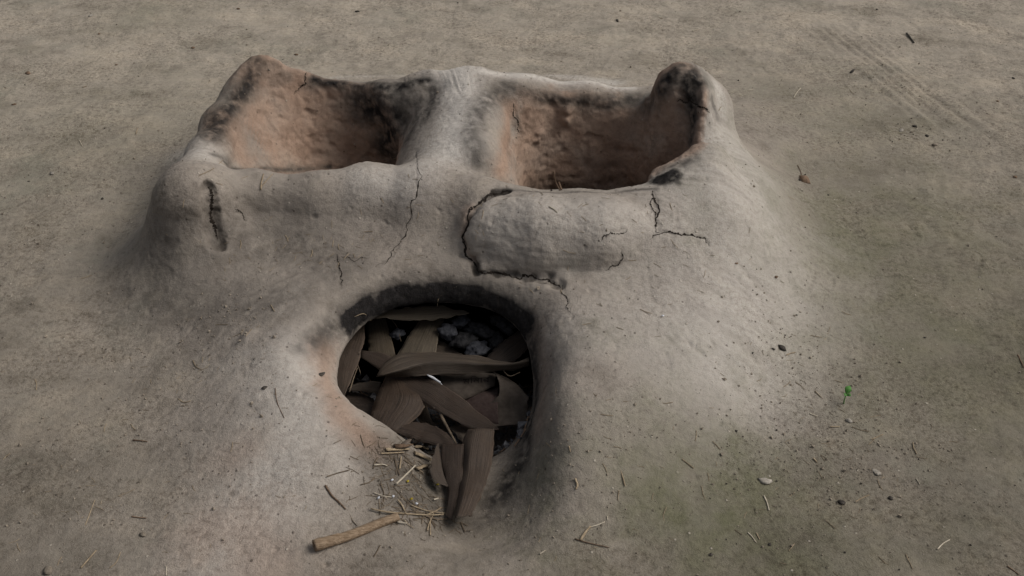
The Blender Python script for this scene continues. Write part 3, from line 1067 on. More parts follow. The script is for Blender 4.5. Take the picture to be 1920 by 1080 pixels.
# ------------------------------------------------------------------ shapes laid on top
def spline(pts, n):
    pts = np.asarray(pts, float)
    if len(pts) == 2:
        t = np.linspace(0, 1, n)[:, None]
        return pts[0] * (1 - t) + pts[1] * t
    seg = np.concatenate([[0], np.cumsum(np.linalg.norm(np.diff(pts, axis=0), axis=1))])
    seg /= seg[-1]
    ext = np.vstack([2 * pts[0] - pts[1], pts, 2 * pts[-1] - pts[-2]])
    out = []
    for t in np.linspace(0, 1, n):
        i = min(max(np.searchsorted(seg, t, side='right') - 1, 0), len(pts) - 2)
        u = (t - seg[i]) / max(seg[i + 1] - seg[i], 1e-9)
        p0, p1, p2, p3 = ext[i], ext[i + 1], ext[i + 2], ext[i + 3]
        out.append(.5 * (2 * p1 + (p2 - p0) * u + (2 * p0 - 5 * p1 + 4 * p2 - p3) * u * u + (3 * p1 - p0 - 3 * p2 + p3) * u ** 3))
    return np.array(out)


def sheet(name, edges, curl, material, n=30, per=8, thick=.0006, wav=.0036, seed=0, ragged=0.0):
    """a stiff dry sheet spanned between two or more edge lines given in metres; curl bulges each strip"""
    E = [spline(e, n) for e in edges]
    rows = []
    us = []
    ns = len(E) - 1
    for s in range(ns):
        for k in range(per + (1 if s == ns - 1 else 0)):
            w = k / per
            a, b = E[s], E[s + 1]
            p = a * (1 - w) + b * w
            tang = np.gradient(p, axis=0)
            nrm = np.cross(b - a, tang)
            ln = np.linalg.norm(nrm, axis=1)[:, None]
            nrm = nrm / np.maximum(ln, 1e-9)
            nrm = np.where(nrm[:, 2:3] < 0, -nrm, nrm)
            width = np.linalg.norm(b - a, axis=1)[:, None]
            c = curl[s] if isinstance(curl, (list, tuple)) else curl
            p = p + nrm * (c * width * 4 * w * (1 - w))
            rows.append(p); us.append((s + w) / ns)
    Pn = np.stack(rows, 1)                       # n, m, 3
    m = Pn.shape[1]
    flat = Pn.reshape(-1, 3)
    wv = wav * fbm(flat + seed * 3.1, 28, 2, .5, seed * 7.)
    flat = flat.copy(); flat[:, 2] += wv
    if material in (LEAF, LEAF_G):
        g3 = flat.reshape(n, m, 3)
        mid = g3[:, m // 2].copy()
        for j in (0, m - 1):
            nz_ = fbm(np.stack([np.arange(n) * .33, np.full(n, seed * 1.7 + j), np.zeros(n)], 1), 1, 2)
            dirn = mid - g3[:, j]
            g3[:, j] += dirn * np.clip(.02 + .07 * nz_, -.05, .12)[:, None]
            g3[:, j, 2] += .0025 * np.clip(nz_ * 2, -1, 1)
        flat = g3.reshape(-1, 3)
    if ragged:
        ends = np.zeros((n, m)); tang = np.gradient(Pn, axis=0)
        rag = fbm(np.stack([np.arange(m) * .9, np.full(m, seed * 2.3), np.zeros(m)], 1), 1, 2)
        for i, wgt in ((n - 1, 1), (n - 2, .6), (n - 3, .3)):
            flat.reshape(n, m, 3)[i] += tang[i] / np.linalg.norm(tang[i], axis=1)[:, None].clip(1e-6) * (ragged * rag * wgt)[:, None]
    idx = np.arange(n * m).reshape(n, m)
    Qd = np.stack([idx[:-1, :-1].ravel(), idx[1:, :-1].ravel(), idx[1:, 1:].ravel(), idx[:-1, 1:].ravel()], 1)
    N_ = vnormals(flat, Qd)
    if N_[:, 2].mean() < 0:
        Qd = Qd[:, ::-1]; N_ = -N_
    me = bpy.data.meshes.new(name)
    nvv = len(flat)
    low = flat - N_ * thick
    rim = list(idx[0, :]) + list(idx[1:, -1]) + list(idx[-1, -2::-1]) + list(idx[-2:0:-1, 0])
    sides = [(rim[i], rim[(i + 1) % len(rim)], rim[(i + 1) % len(rim)] + nvv, rim[i] + nvv) for i in range(len(rim))]
    faces = Qd.tolist() + (Qd[:, ::-1] + nvv).tolist() + sides
    me.from_pydata(np.concatenate([flat, low]).tolist(), [], faces)
    uvl = me.uv_layers.new(name='UVMap')
    uvv = np.stack([np.repeat(np.linspace(0, 1, n), m), np.tile(np.array(us), n)], 1)
    uvv = np.concatenate([uvv, uvv])
    lv = np.empty(len(me.loops), np.int32); me.loops.foreach_get('vertex_index', lv)
    uvl.data.foreach_set('uv', uvv[lv].astype(np.float32).ravel())
    me.polygons.foreach_set('use_smooth', np.ones(len(me.polygons), bool))
    me.materials.append(material)
    me.validate()
    bm_fix(me)
    return me


def bm_fix(me):
    import bmesh
    bm = bmesh.new(); bm.from_mesh(me)
    bmesh.ops.recalc_face_normals(bm, faces=bm.faces)
    bm.to_mesh(me); bm.free()


ZO = 0.0


def E(zs_, *pts):
    """edge line in metres from photograph points and heights (one height, or first and last)"""
    if isinstance(zs_, (int, float)): zs_ = (zs_, zs_)
    n = len(pts)
    zz = np.interp(np.linspace(0, 1, n), np.linspace(0, 1, len(zs_)), zs_)
    return [P(p[0], p[1], z + ZO) for p, z in zip(pts, zz)]


PENDING = []
ZO = -.009
DG = 'dry bamboo sheath leaves heaped in the fire mouth'
nleaf = 0


def leaf(edges, curl, label, material=None, **kw):
    global nleaf
    nleaf += 1
    me = sheet('dry_leaf', edges, curl, material or LEAF, seed=nleaf, **kw)
    o = link('dry_leaf', me)
    return tag(o, label, 'leaf', DG)


leaf([E((.004, .006, .004), (700, 596), (740, 581), (790, 574), (840, 577), (880, 586)), E((.004, -.002, .004), (700, 598), (745, 599), (787, 601), (830, 596), (880, 588))], .10,
     'long pale brown leaf arched right under the sooty top edge of the fire mouth', LEAF_G)
leaf([E((-.020, -.012), (672, 604), (640, 640), (622, 675), (622, 712), (640, 748)), E((-.012, -.010), (683, 600), (683, 640), (673, 676), (662, 706), (645, 745))], .10,
     'broad upright striped leaf against the left wall of the fire mouth', LEAF_G)
leaf([E((-.030, -.030), (688, 590), (688, 625), (690, 662)), E((-.026, -.030), (720, 588), (733, 630), (745, 676))], .12,
     'short straight leaf standing second from the left, below the arched leaf', LEAF)
leaf([E((-.022, -.020), (795, 590), (768, 625), (740, 672)), E((-.020, -.020), (836, 590), (824, 627), (817, 668))], .08,
     'wide flat leaf in the middle of the fire mouth, behind the long horizontal one', LEAF_G)
leaf([E((-.024, -.018, -.014), (676, 654), (733, 668), (793, 703), (843, 730), (893, 767), (936, 803)), E((-.024, -.022, -.016), (674, 668), (710, 692), (747, 725), (793, 755), (847, 788), (890, 805), (936, 805))], .07,
     'long leaf running diagonally down to the right and ending in a point', LEAF)
leaf([E((-.002, .002), (706, 703), (720, 681), (747, 666), (813, 659), (887, 666), (953, 679), (992, 672)),
      E((.004, .006), (710, 704), (747, 697), (787, 683), (827, 679), (887, 681), (937, 683), (992, 678)),
      E((-.012, -.006), (705, 706), (747, 705), (813, 704), (893, 700), (943, 695), (992, 688))], (.06, -.04),
     'long folded leaf lying horizontally across the whole fire mouth on top', LEAF)
leaf([E((-.026, -.016), (908, 672), (938, 645), (970, 621)), E((-.026, -.016), (945, 690), (972, 672), (1000, 645))], .10,
     'stubby leaf leaning against the right wall of the fire mouth', LEAF)
leaf([E((-.034, -.030), (815, 635), (845, 650), (872, 668)), E((-.034, -.030), (812, 668), (840, 672), (866, 674))], .04,
     'small pale leaf tip showing just above the horizontal folded leaf', LEAF_G, n=14, per=4)
leaf([E((-.034, -.030), (652, 728), (673, 716), (715, 718)), E((-.034, -.034), (652, 731), (680, 733), (712, 740))], .12,
     'small curled leaf scrap low in the left side of the fire mouth', LEAF, n=16, per=5)
leaf([E((-.020, -.026, -.030), (724, 702), (703, 747), (693, 783), (697, 803)), E((-.022, -.026, -.026), (752, 706), (800, 752), (775, 788), (747, 812))], .10,
     'broad blunt leaf pointing down to the front edge of the fire mouth', LEAF_G, ragged=.006)
leaf([E((-.030, -.028), (765, 786), (805, 794), (835, 809), (852, 832)), E((-.026, -.024), (738, 810), (790, 827), (825, 836), (852, 839))], .08,
     'flat leaf with a dark midline at the front edge of the fire mouth', LEAF)
leaf([E((-.046, -.046), (640, 742), (668, 735), (700, 745)), E((-.050, -.046), (655, 790), (680, 800), (712, 806))], .08,
     'dark leaf deep in the lower left of the fire mouth', LEAF)
leaf([E((-.048, -.040), (800, 760), (812, 790), (840, 830)), E((-.048, -.040), (770, 760), (790, 795), (820, 830))], .06,
     'shaded leaf deep under the diagonal one', LEAF)
leaf([E((-.036, -.028, -.018), (838, 800), (858, 820), (880, 850)), E((-.036, -.028, -.018), (880, 795), (905, 812), (900, 850))], .06,
     'leaf tucked behind the top of the large leaf on the ramp', LEAF_G, n=16, per=5)
ZO = 0.0
leaf([E((-.012, -.018, -.006), (877, 806), (867, 827), (869, 861), (864, 899), (856, 942), (852, 977)),
      E((-.004, -.008, .006), (889, 806), (880, 850), (876, 890), (866, 935), (857, 970)),
      E((-.010, -.016, -.004), (928, 806), (924, 858), (911, 913), (884, 966))], (.05, .07),
     'largest leaf, with a ridge, hanging out over the ramp in front of the fire mouth', LEAF_G, ragged=.007, n=40)
leaf([E((-.020, -.020, -.012), (826, 834), (826, 871), (839, 915), (836, 968)), E((-.012, -.014, -.008), (870, 834), (867, 899), (856, 940), (848, 976))], .09,
     'narrow split leaf on the ramp, left of the largest leaf', LEAF, ragged=.006)
leaf([E((-.008, -.006, -.010), (820, 832), (806, 880), (818, 904), (838, 912)), E((-.014, -.014), (823, 834), (828, 870), (834, 895), (841, 913))], .10,
     'small torn leaf flap curling off the split leaf on the ramp', LEAF_G)

# thin stems lying in the gaps between the leaves
for pts, z, r, lb in [([(826, 778), (838, 800), (856, 833)], (-.020, -.018), .0022, 'split stem slanting out from under the diagonal leaf'),
                      ([(672, 650), (668, 672), (676, 700)], (-.024, -.028), .0008, 'thin grass stem beside the upright striped leaf'),
                      ([(735, 600), (745, 615), (752, 640)], (-.028, -.030), .0008, 'thin grass stem behind the two upright left leaves'),
                      ([(940, 690), (955, 705), (975, 698)], (-.016, -.012), .0011, 'thin stem at the right end of the long folded leaf'),
                      ([(655, 735), (662, 712), (670, 690)], (-.022, -.024), .0009, 'bent stem below the upright striped leaf')]:
    PENDING.append((pts, z, r, lb))

# printed paper and a crumpled scrap
ZO = -.008
me = sheet('paper_scrap', [E((-.030, -.028), (824, 700), (870, 697), (930, 700)), E((-.032, -.032), (832, 748), (868, 750), (928, 724))], .10, PAPER, seed=40, wav=.002)
pap = link('paper_scrap', me)
tag(pap, 'printed paper scrap with dark lettering under the long folded leaf', 'paper')
me = sheet('paper_scrap', [E((-.026, -.020), (922, 700), (955, 712), (992, 745)), E((-.020, -.034), (935, 740), (950, 752), (990, 770)), E((-.040, -.036), (880, 795), (930, 800), (985, 795))], (.2, -.15), PAPER, seed=44, wav=.006)
tag(link('paper_scrap', me), 'crumpled brown paper scrap at the right of the fire mouth', 'paper')
me = sheet('paper_scrap', [E((-.040, -.034), (850, 745), (890, 735), (935, 725)), E((-.044, -.040), (870, 790), (900, 795), (935, 800))], .12, PAPER_R, seed=48, wav=.005)
tag(link('paper_scrap', me), 'reddish speckled paper scrap behind the diagonal leaf', 'paper')
# the lettering on the printed scrap
fcv = bpy.data.curves.new('lettering', 'FONT')
fcv.body = 'মিনার'
fcv.size = 1.0
fo = bpy.data.objects.new('lettering', fcv); COL.objects.link(fo)
dg = bpy.context.evaluated_depsgraph_get()
tm = bpy.data.meshes.new_from_object(fo.evaluated_get(dg))
tv = np.array([v.co for v in tm.vertices]) if len(tm.vertices) else np.zeros((0, 3))
if len(tv):
    w_ = tv[:, 0].max() - tv[:, 0].min(); tv[:, 0] -= tv[:, 0].min(); tv[:, 1] -= tv[:, 1].min(); hgt = tv[:, 1].max()
    pb = BVHTree.FromObject(pap, dg)
    for v, c_ in zip(tm.vertices, tv):
        pxx = 868 + c_[0] / w_ * 50; pyy = 720 - c_[1] / hgt * 13 - c_[0] / w_ * 4
        d = ray(pxx, pyy)
        loc, n, i, ds = pb.ray_cast(Vector(CAM), Vector(d))
        v.co = (Vector(CAM) + Vector(d) * (ds - .0008)) if loc is not None else Vector(P(pxx, pyy, -.026))
    tm.materials.clear(); tm.materials.append(INK)
    to = bpy.data.objects.new('printed_text', tm); COL.objects.link(to); to.parent = pap
bpy.data.objects.remove(fo)

me = sheet('foil_scrap', [E(-.010, (800, 702), (812, 705), (826, 714)), E(-.012, (806, 708), (816, 713), (829, 721))], .2, WHITE, n=10, per=4, wav=.004, seed=50)
tag(link('white_scrap', me), 'tiny bright white scrap caught between the leaves', 'scrap')


ZO = -.004


def stick_mesh(name, pts, r0, r1, material, sides=7, flat=1.0, n=10, wob=.0):
    pts = spline(pts, n) if len(pts) > 2 or n > 2 else np.asarray(pts)
    tang = np.gradient(pts, axis=0); tang /= np.linalg.norm(tang, axis=1)[:, None]
    verts, faces = [], []
    for i, (p, t) in enumerate(zip(pts, tang)):
        up = np.array([0, 0, 1.]) if abs(t[2]) < .9 else np.array([1., 0, 0])
        s = np.cross(t, up); s /= np.linalg.norm(s); u = np.cross(s, t)
        r = r0 + (r1 - r0) * i / (len(pts) - 1)
        r *= 1 + wob * random.uniform(-1, 1)
        for k in range(sides):
            a = 2 * math.pi * k / sides
            verts.append(p + s * math.cos(a) * r + u * math.sin(a) * r * flat)
    m = len(pts)
    for i in range(m - 1):
        for k in range(sides):
            k2 = (k + 1) % sides
            faces.append((i * sides + k, i * sides + k2, (i + 1) * sides + k2, (i + 1) * sides + k))
    faces.append(tuple(range(sides))[::-1]); faces.append(tuple((m - 1) * sides + k for k in range(sides)))
    me = bpy.data.meshes.new(name)
    me.from_pydata([v.tolist() for v in verts], [], faces)
    me.polygons.foreach_set('use_smooth', [len(p.vertices) == 4 for p in me.polygons])
    me.materials.append(material)
    bm_fix(me)
    return me


for pts, z, r, lb in PENDING:
    tag(link('stem', stick_mesh('stem', E(z, *pts), r, r * .6, LITTER, 6, .7, 12, .15)), lb, 'stem')


def lay(pts, r, lift_=1.0):
    out = []
    for p in pts:
        loc, n = hit(*p)
        out.append(loc + n * r * lift_)
    return out


def stick(name, pts, r, material, label, cat, group=None, r1=None, flat=.7, n=10, wob=.1, sides=6, lift_=1.0):
    w = lay(pts, r, lift_)
    o = link(name, stick_mesh(name, w, r, r1 or r * .7, material, sides, flat, n, wob))
    return tag(o, label, cat, group)


SG = 'straws lying on the stove and floor'
ST = [
    ([(489, 356), (490, 343), (494, 327)], .0016, STRAW, 'straw on the rim of the left pot hole, left half of a V'),
    ([(489, 352), (499, 340), (511, 327)], .0012, STRAW, 'thin straw on the rim of the left pot hole, right half of a V'),
    ([(374, 329), (398, 318), (418, 300)], .0010, STRAW, 'thin curved straw lying over the front left pot rest'),
    ([(722, 303), (740, 297), (757, 293)], .0009, STRAW, 'thin straw near the right end of the left pot hole'),
    ([(1029, 388), (1038, 393), (1045, 399)], .0013, STRAW_P, 'short stiff straw on the clay patch'),
    ([(903, 385), (906, 400), (898, 425)], .0008, STRAW, 'hair thin bent straw hanging over the cracked end of the patch'),
    ([(695, 600), (682, 588), (664, 594)], .0010, STRAW, 'bright straw stuck in the soot at the upper left of the fire mouth'),
    ([(820, 575), (821, 565), (822, 560)], .0008, STRAW, 'tiny straw stuck upright in the soot above the arched leaf'),
    ([(1088, 1014), (1098, 998), (1107, 988)], .0022, STRAW, 'thick bent straw joint on the apron, right of the ramp'),
    ([(1106, 989), (1120, 985), (1134, 979)], .0011, STRAW_P, 'pale straw tip beside the bent straw joint'),
    ([(1078, 1011), (1105, 1019), (1142, 1027)], .0011, TWIG, 'thin brown stem crossing below the bent straw joint'),
    ([(1012, 1040), (1023, 1033)], .0014, STRAW_P, 'short white straw chip at the bottom centre of the floor'),
    ([(1138, 968), (1139, 976)], .0010, STRAW_P, 'upright white straw chip right of the bent straw joint'),
    ([(1079, 898), (1083, 910), (1080, 918)], .0018, STRAW, 'curled straw husk on the right shoulder of the ramp'),
    ([(1067, 836), (1070, 848)], .0010, STRAW, 'tiny straw on the right shoulder above the curled husk'),
    ([(1160, 920), (1158, 938)], .0009, STRAW, 'thin straw standing alone on the right slope'),
    ([(1432, 930), (1438, 943), (1442, 958)], .0012, STRAW_P, 'pale straw below the large whitish chip on the mossy earth'),
    ([(1402, 999), (1410, 1007), (1418, 1018)], .0010, STRAW_P, 'slanting pale straw near the bottom on the mossy earth'),
    ([(1418, 1000), (1424, 1012)], .0010, STRAW, 'short brown straw right of the slanting pale straw'),
    ([(1757, 1031), (1768, 1020), (1780, 1013)], .0012, STRAW_P, 'curved pale straw on bare earth at the lower right'),
    ([(1698, 1040), (1706, 1056), (1711, 1068)], .0008, STRAW, 'thin long straw near the bottom right edge'),
    ([(1888, 1062), (1910, 1078)], .0012, TWIG, 'dark stem in the bottom right corner'),
    ([(1525, 860), (1532, 868)], .0015, STRAW, 'short brown chip of straw below the seedling'),
    ([(1556, 801), (1574, 801)], .0012, STRAW, 'level straw just below the seedling'),
    ([(1528, 734), (1540, 746)], .0011, STRAW, 'slanting straw left of the seedling'),
    ([(1518, 776), (1532, 781)], .0011, STRAW_P, 'pale straw lower left of the seedling'),
    ([(1645, 830), (1651, 838)], .0010, STRAW_P, 'pale straw fleck right of the seedling'),
    ([(1718, 898), (1724, 909)], .0011, STRAW_P, 'pale straw fleck beside the whitish patch at right'),
    ([(1908, 666), (1920, 690)], .0014, TWIG, 'brown stem at the right edge of the floor'),
    ([(1488, 184), (1494, 174), (1501, 166)], .0012, STRAW_P, 'forked pale straw beyond the tall blackened pot rest'),
    ([(1403, 170), (1412, 169)], .0012, STRAW_P, 'white straw chip just beyond the tall blackened pot rest'),
    ([(1298, 59), (1310, 56)], .0018, STRAW_P, 'white chip on the floor far behind the stove'),
    ([(516, 728), (520, 755), (533, 784)], .0007, TWIG, 'thin dark root hair on the pale left shoulder'),
    ([(610, 911), (622, 930), (634, 941), (648, 956)], .0016, TWIG, 'knobbly brown twig left of the ramp'),
    ([(250, 826), (263, 827), (277, 829)], .0014, TWIG, 'small dark stick on the floor at the left'),
    ([(152, 1066), (166, 1050), (181, 1033)], .0016, STRAW, 'frayed straw at the bottom left'),
    ([(160, 985), (169, 962), (178, 938)], .0008, STRAW, 'long thin straw above the frayed one at the left'),
    ([(247, 969), (260, 971), (275, 972)], .0012, TWIG, 'reddish stem at the lower left'),
    ([(312, 1080), (312, 1062)], .0009, STRAW_P, 'upright pale straw at the bottom edge left of the cane'),
    ([(205, 1066), (218, 1055), (226, 1036)], .0008, STRAW, 'grey curved straw right of the frayed one'),
    ([(66, 712), (69, 722), (68, 732)], .0008, STRAW, 'thin bent straw on the far left floor'),
    ([(362, 676), (368, 688), (380, 694)], .0009, STRAW, 'bent straw on the dark slope below the left pot rest'),
    ([(386, 690), (393, 684)], .0009, STRAW_P, 'pale chip beside the bent straw on the dark slope'),
    ([(335, 748), (345, 755), (358, 752)], .0010, STRAW, 'curly straw on the left slope'),
    ([(508, 572), (515, 585)], .0010, STRAW, 'straw chip stuck to the slope left of the soot'),
    ([(255, 252), (258, 241)], .0014, STRAW, 'upright straw chip on the floor left of the rear pot rest'),
    ([(149, 264), (155, 275)], .0011, STRAW_P, 'slanting pale straw on the upper left floor'),
    ([(155, 165), (163, 162)], .0014, STRAW, 'tan chip on the floor at upper left'),
    ([(1037, 322), (1042, 340), (1050, 358)], .0018, TWIG, 'bent twig standing in the right pot hole'),
    ([(1048, 340), (1053, 357)], .0022, TWIG, 'stubby twig beside the bent one in the right pot hole'),
    ([(1495, 310), (1501, 322), (1503, 333)], .0010, TWIG, 'thin dark stalk above the dark curled leaf at right'),
    ([(1700, 64), (1706, 72), (1713, 82)], .0032, DARK, 'dark flat stick on the floor at the upper right'),
]
for pts, r, m, lb in ST:
    nm = 'twig' if m in (TWIG, DARK) else 'straw_piece'
    stick(nm, pts, r * .72, m, lb, 'twig' if nm == 'twig' else 'straw', SG if nm == 'straw_piece' else None)

# litter of straw on the ramp, larger pieces
LIT = [
    ([(741, 911), (759, 894), (777, 876)], .0017, STRAW_P, 'bright pale straw slanting across the litter on the ramp'),
    ([(695, 957), (730, 964), (800, 969), (830, 968)], .0016, STRAW, 'long straw at the front of the litter on the ramp'),
    ([(748, 882), (749, 870), (750, 858)], .0013, STRAW, 'upright straw at the left of the ramp litter'),
    ([(712, 853), (735, 852), (755, 850)], .0014, STRAW, 'level straw at the top left of the ramp litter'),
    ([(700, 874), (715, 873), (725, 875)], .0012, STRAW_P, 'pale straw bundle at the left end of the ramp litter'),
    ([(700, 925), (720, 932), (735, 934)], .0008, STRAW_P, 'hair thin pale straw left on the ramp'),
    ([(745, 940), (753, 950), (760, 966)], .0012, STRAW, 'brown straw slanting down left on the ramp'),
    ([(770, 950), (800, 960), (835, 965)], .0011, STRAW, 'straw in the front tangle touching the largest leaf'),
    ([(800, 998), (803, 985), (812, 965)], .0012, STRAW, 'straw pointing to the camera below the split leaf'),
    ([(806, 1006), (806, 985), (805, 970)], .0009, STRAW, 'thin straw beside the one pointing to the camera'),
    ([(745, 981), (762, 984)], .0013, STRAW_P, 'short pale chip at the tip of the cane'),
    ([(756, 975), (765, 985), (776, 992)], .0008, STRAW, 'thin straw below the tip of the cane'),
    ([(800, 968), (815, 962), (826, 955)], .0015, STRAW, 'stout straw at the foot of the split leaf'),
    ([(812, 940), (820, 937)], .0014, STRAW_P, 'short pale chip left of the split leaf'),
]
for pts, r, m, lb in LIT:
    stick('straw_piece', pts, r * .8, m, lb, 'straw', 'straws in the litter on the ramp', lift_=2.2)
# cane splinters
CS = [([(722, 845), (745, 845), (766, 844)], .0026, STRAW, 'flat cane splinter at the top of the ramp litter'),
      ([(738, 840), (760, 838), (778, 836)], .0036, TWIG, 'grey cane splinter tucked under the front leaf'),
      ([(752, 838), (762, 830), (772, 826)], .0036, LEAF_G, 'grey bark curl beside the front leaf'),
      ([(775, 852), (790, 858), (806, 866)], .0032, STRAW, 'short thick cane splinter left of the torn flap'),
      ([(778, 882), (792, 878), (806, 874)], .0034, STRAW, 'flat tan splinter touching the torn flap'),
      ([(780, 842), (792, 843), (804, 846)], .0040, STRAW, 'broad tan husk chip under the front leaf')]
for pts, r, m, lb in CS:
    stick('cane_splinter', pts, r, m, lb, 'splinter', 'cane splinters in the ramp litter', flat=.35, wob=.2)

# hollow cane in front
a, na = hit(590, 1031); b, nb = hit(748, 976)
rr = .0061
A_ = a + np.array([0, 0, rr]); B_ = b + np.array([0, 0, rr * .8])
cane = bpy.data.objects.new('cane_stick', None); COL.objects.link(cane); cane.location = A_
tag(cane, 'split hollow tan cane stick lying in front of the stove', 'stick')


def cane_mesh():
    n, s = 40, 18
    ax = B_ - A_; Ln = np.linalg.norm(ax); t = ax / Ln
    sd = np.cross(t, [0, 0, 1.]); sd /= np.linalg.norm(sd); up = np.cross(sd, t)
    verts, faces = [], []
    for layer, sc_ in ((0, 1.0), (1, .66)):
        for i in range(n):
            u = i / (n - 1)
            r = rr * (1 - .22 * u) * (1 + .10 * math.exp(-((u - .07) / .035) ** 2)) * sc_
            for k in range(s):
                an = 2 * math.pi * k / s
                rk = r * (1 + .05 * math.sin(an * 3 + u * 6))
                if u > .30 and math.sin(an) > .55:               # peeled strip along the top
                    rk *= .82
                off = .0015 * math.sin(u * 5)
                verts.append(A_ + t * Ln * u + sd * (math.cos(an) * rk + off) + up * math.sin(an) * rk)
    for layer in range(2):
        for i in range(n - 1):
            for k in range(s):
                k2 = (k + 1) % s; o_ = layer * n * s
                f = (o_ + i * s + k, o_ + i * s + k2, o_ + (i + 1) * s + k2, o_ + (i + 1) * s + k)
                faces.append(f if layer == 0 else f[::-1])
    for i in (0, n - 1):
        for k in range(s):
            k2 = (k + 1) % s
            faces.append((i * s + k, i * s + k2, n * s + i * s + k2, n * s + i * s + k))
    me = bpy.data.meshes.new('cane_wall'); me.from_pydata([v.tolist() for v in verts], [], faces)
    me.polygons.foreach_set('use_smooth', np.ones(len(me.polygons), bool))
    me.materials.append(CANE); bm_fix(me)
    return me, t


cme, ct = cane_mesh()
link('cane_wall', cme, cane)
pith = stick_mesh('pith', [A_ + ct * .006, (A_ + B_) / 2, B_ - ct * .004], rr * .62, rr * .45, CANE_IN, 12, 1, 6)
link('pith', pith, cane)


# seedling
def seedling():
    base, n = hit(1582, 757)
    e = bpy.data.objects.new('seedling', None); COL.objects.link(e); e.location = base
    tag(e, 'tiny bright green seedling sprouting from the earth right of the stove', 'plant')
    top = base + np.array([.001, .002, .012])
    link('stem', stick_mesh('stem', [base - (0, 0, .002), base + np.array([0, .001, .006]), top], .0009, .0006, GREEN, 6), e)
    for dx, dy, L_, w in ((.006, .010, 1, .0042), (-.004, -.006, .6, .003), (.004, -.006, .5, .0025)):
        tip = top + np.array([dx, dy, .007 * L_])
        mid = (top + tip) / 2 + np.array([0, 0, .002]); s = np.cross(tip - top, [0, -.5, 1]); s = s / np.linalg.norm(s) * w
        me = sheet('leaf', [[top, mid - s, tip], [top, mid + s, tip + (0.0003, 0, 0)]], .1, GREEN, n=10, per=4, wav=0, thick=.0003)
        link('leaf', me, e)


seedling()


# lumps: irregular clods
def lump_mesh(name, c, size, material, seed, flatten=.6, rot=0, subdiv=2):
    import bmesh
    bm = bmesh.new(); bmesh.ops.create_icosphere(bm, subdivisions=subdiv, radius=1)
    pts = np.array([v.co for v in bm.verts])
    n = fbm(pts + seed * 2.7, 1.1, 3, .6, seed * 1.3)
    n = n + .5 * fbm(pts + seed, 2.6, 2, .5, seed * .7)
    pts = pts * (1 + .75 * n)[:, None]
    ca, sa_ = math.cos(rot), math.sin(rot)
    pts = pts * np.array(size) 
    pts = np.stack([pts[:, 0] * ca - pts[:, 1] * sa_, pts[:, 0] * sa_ + pts[:, 1] * ca, pts[:, 2] * flatten], 1)
    for v, p in zip(bm.verts, pts): v.co = p + c
    me = bpy.data.meshes.new(name); bm.to_mesh(me); bm.free()
    me.materials.append(material)
    me.polygons.foreach_set('use_smooth', np.ones(len(me.polygons), bool))
    return me


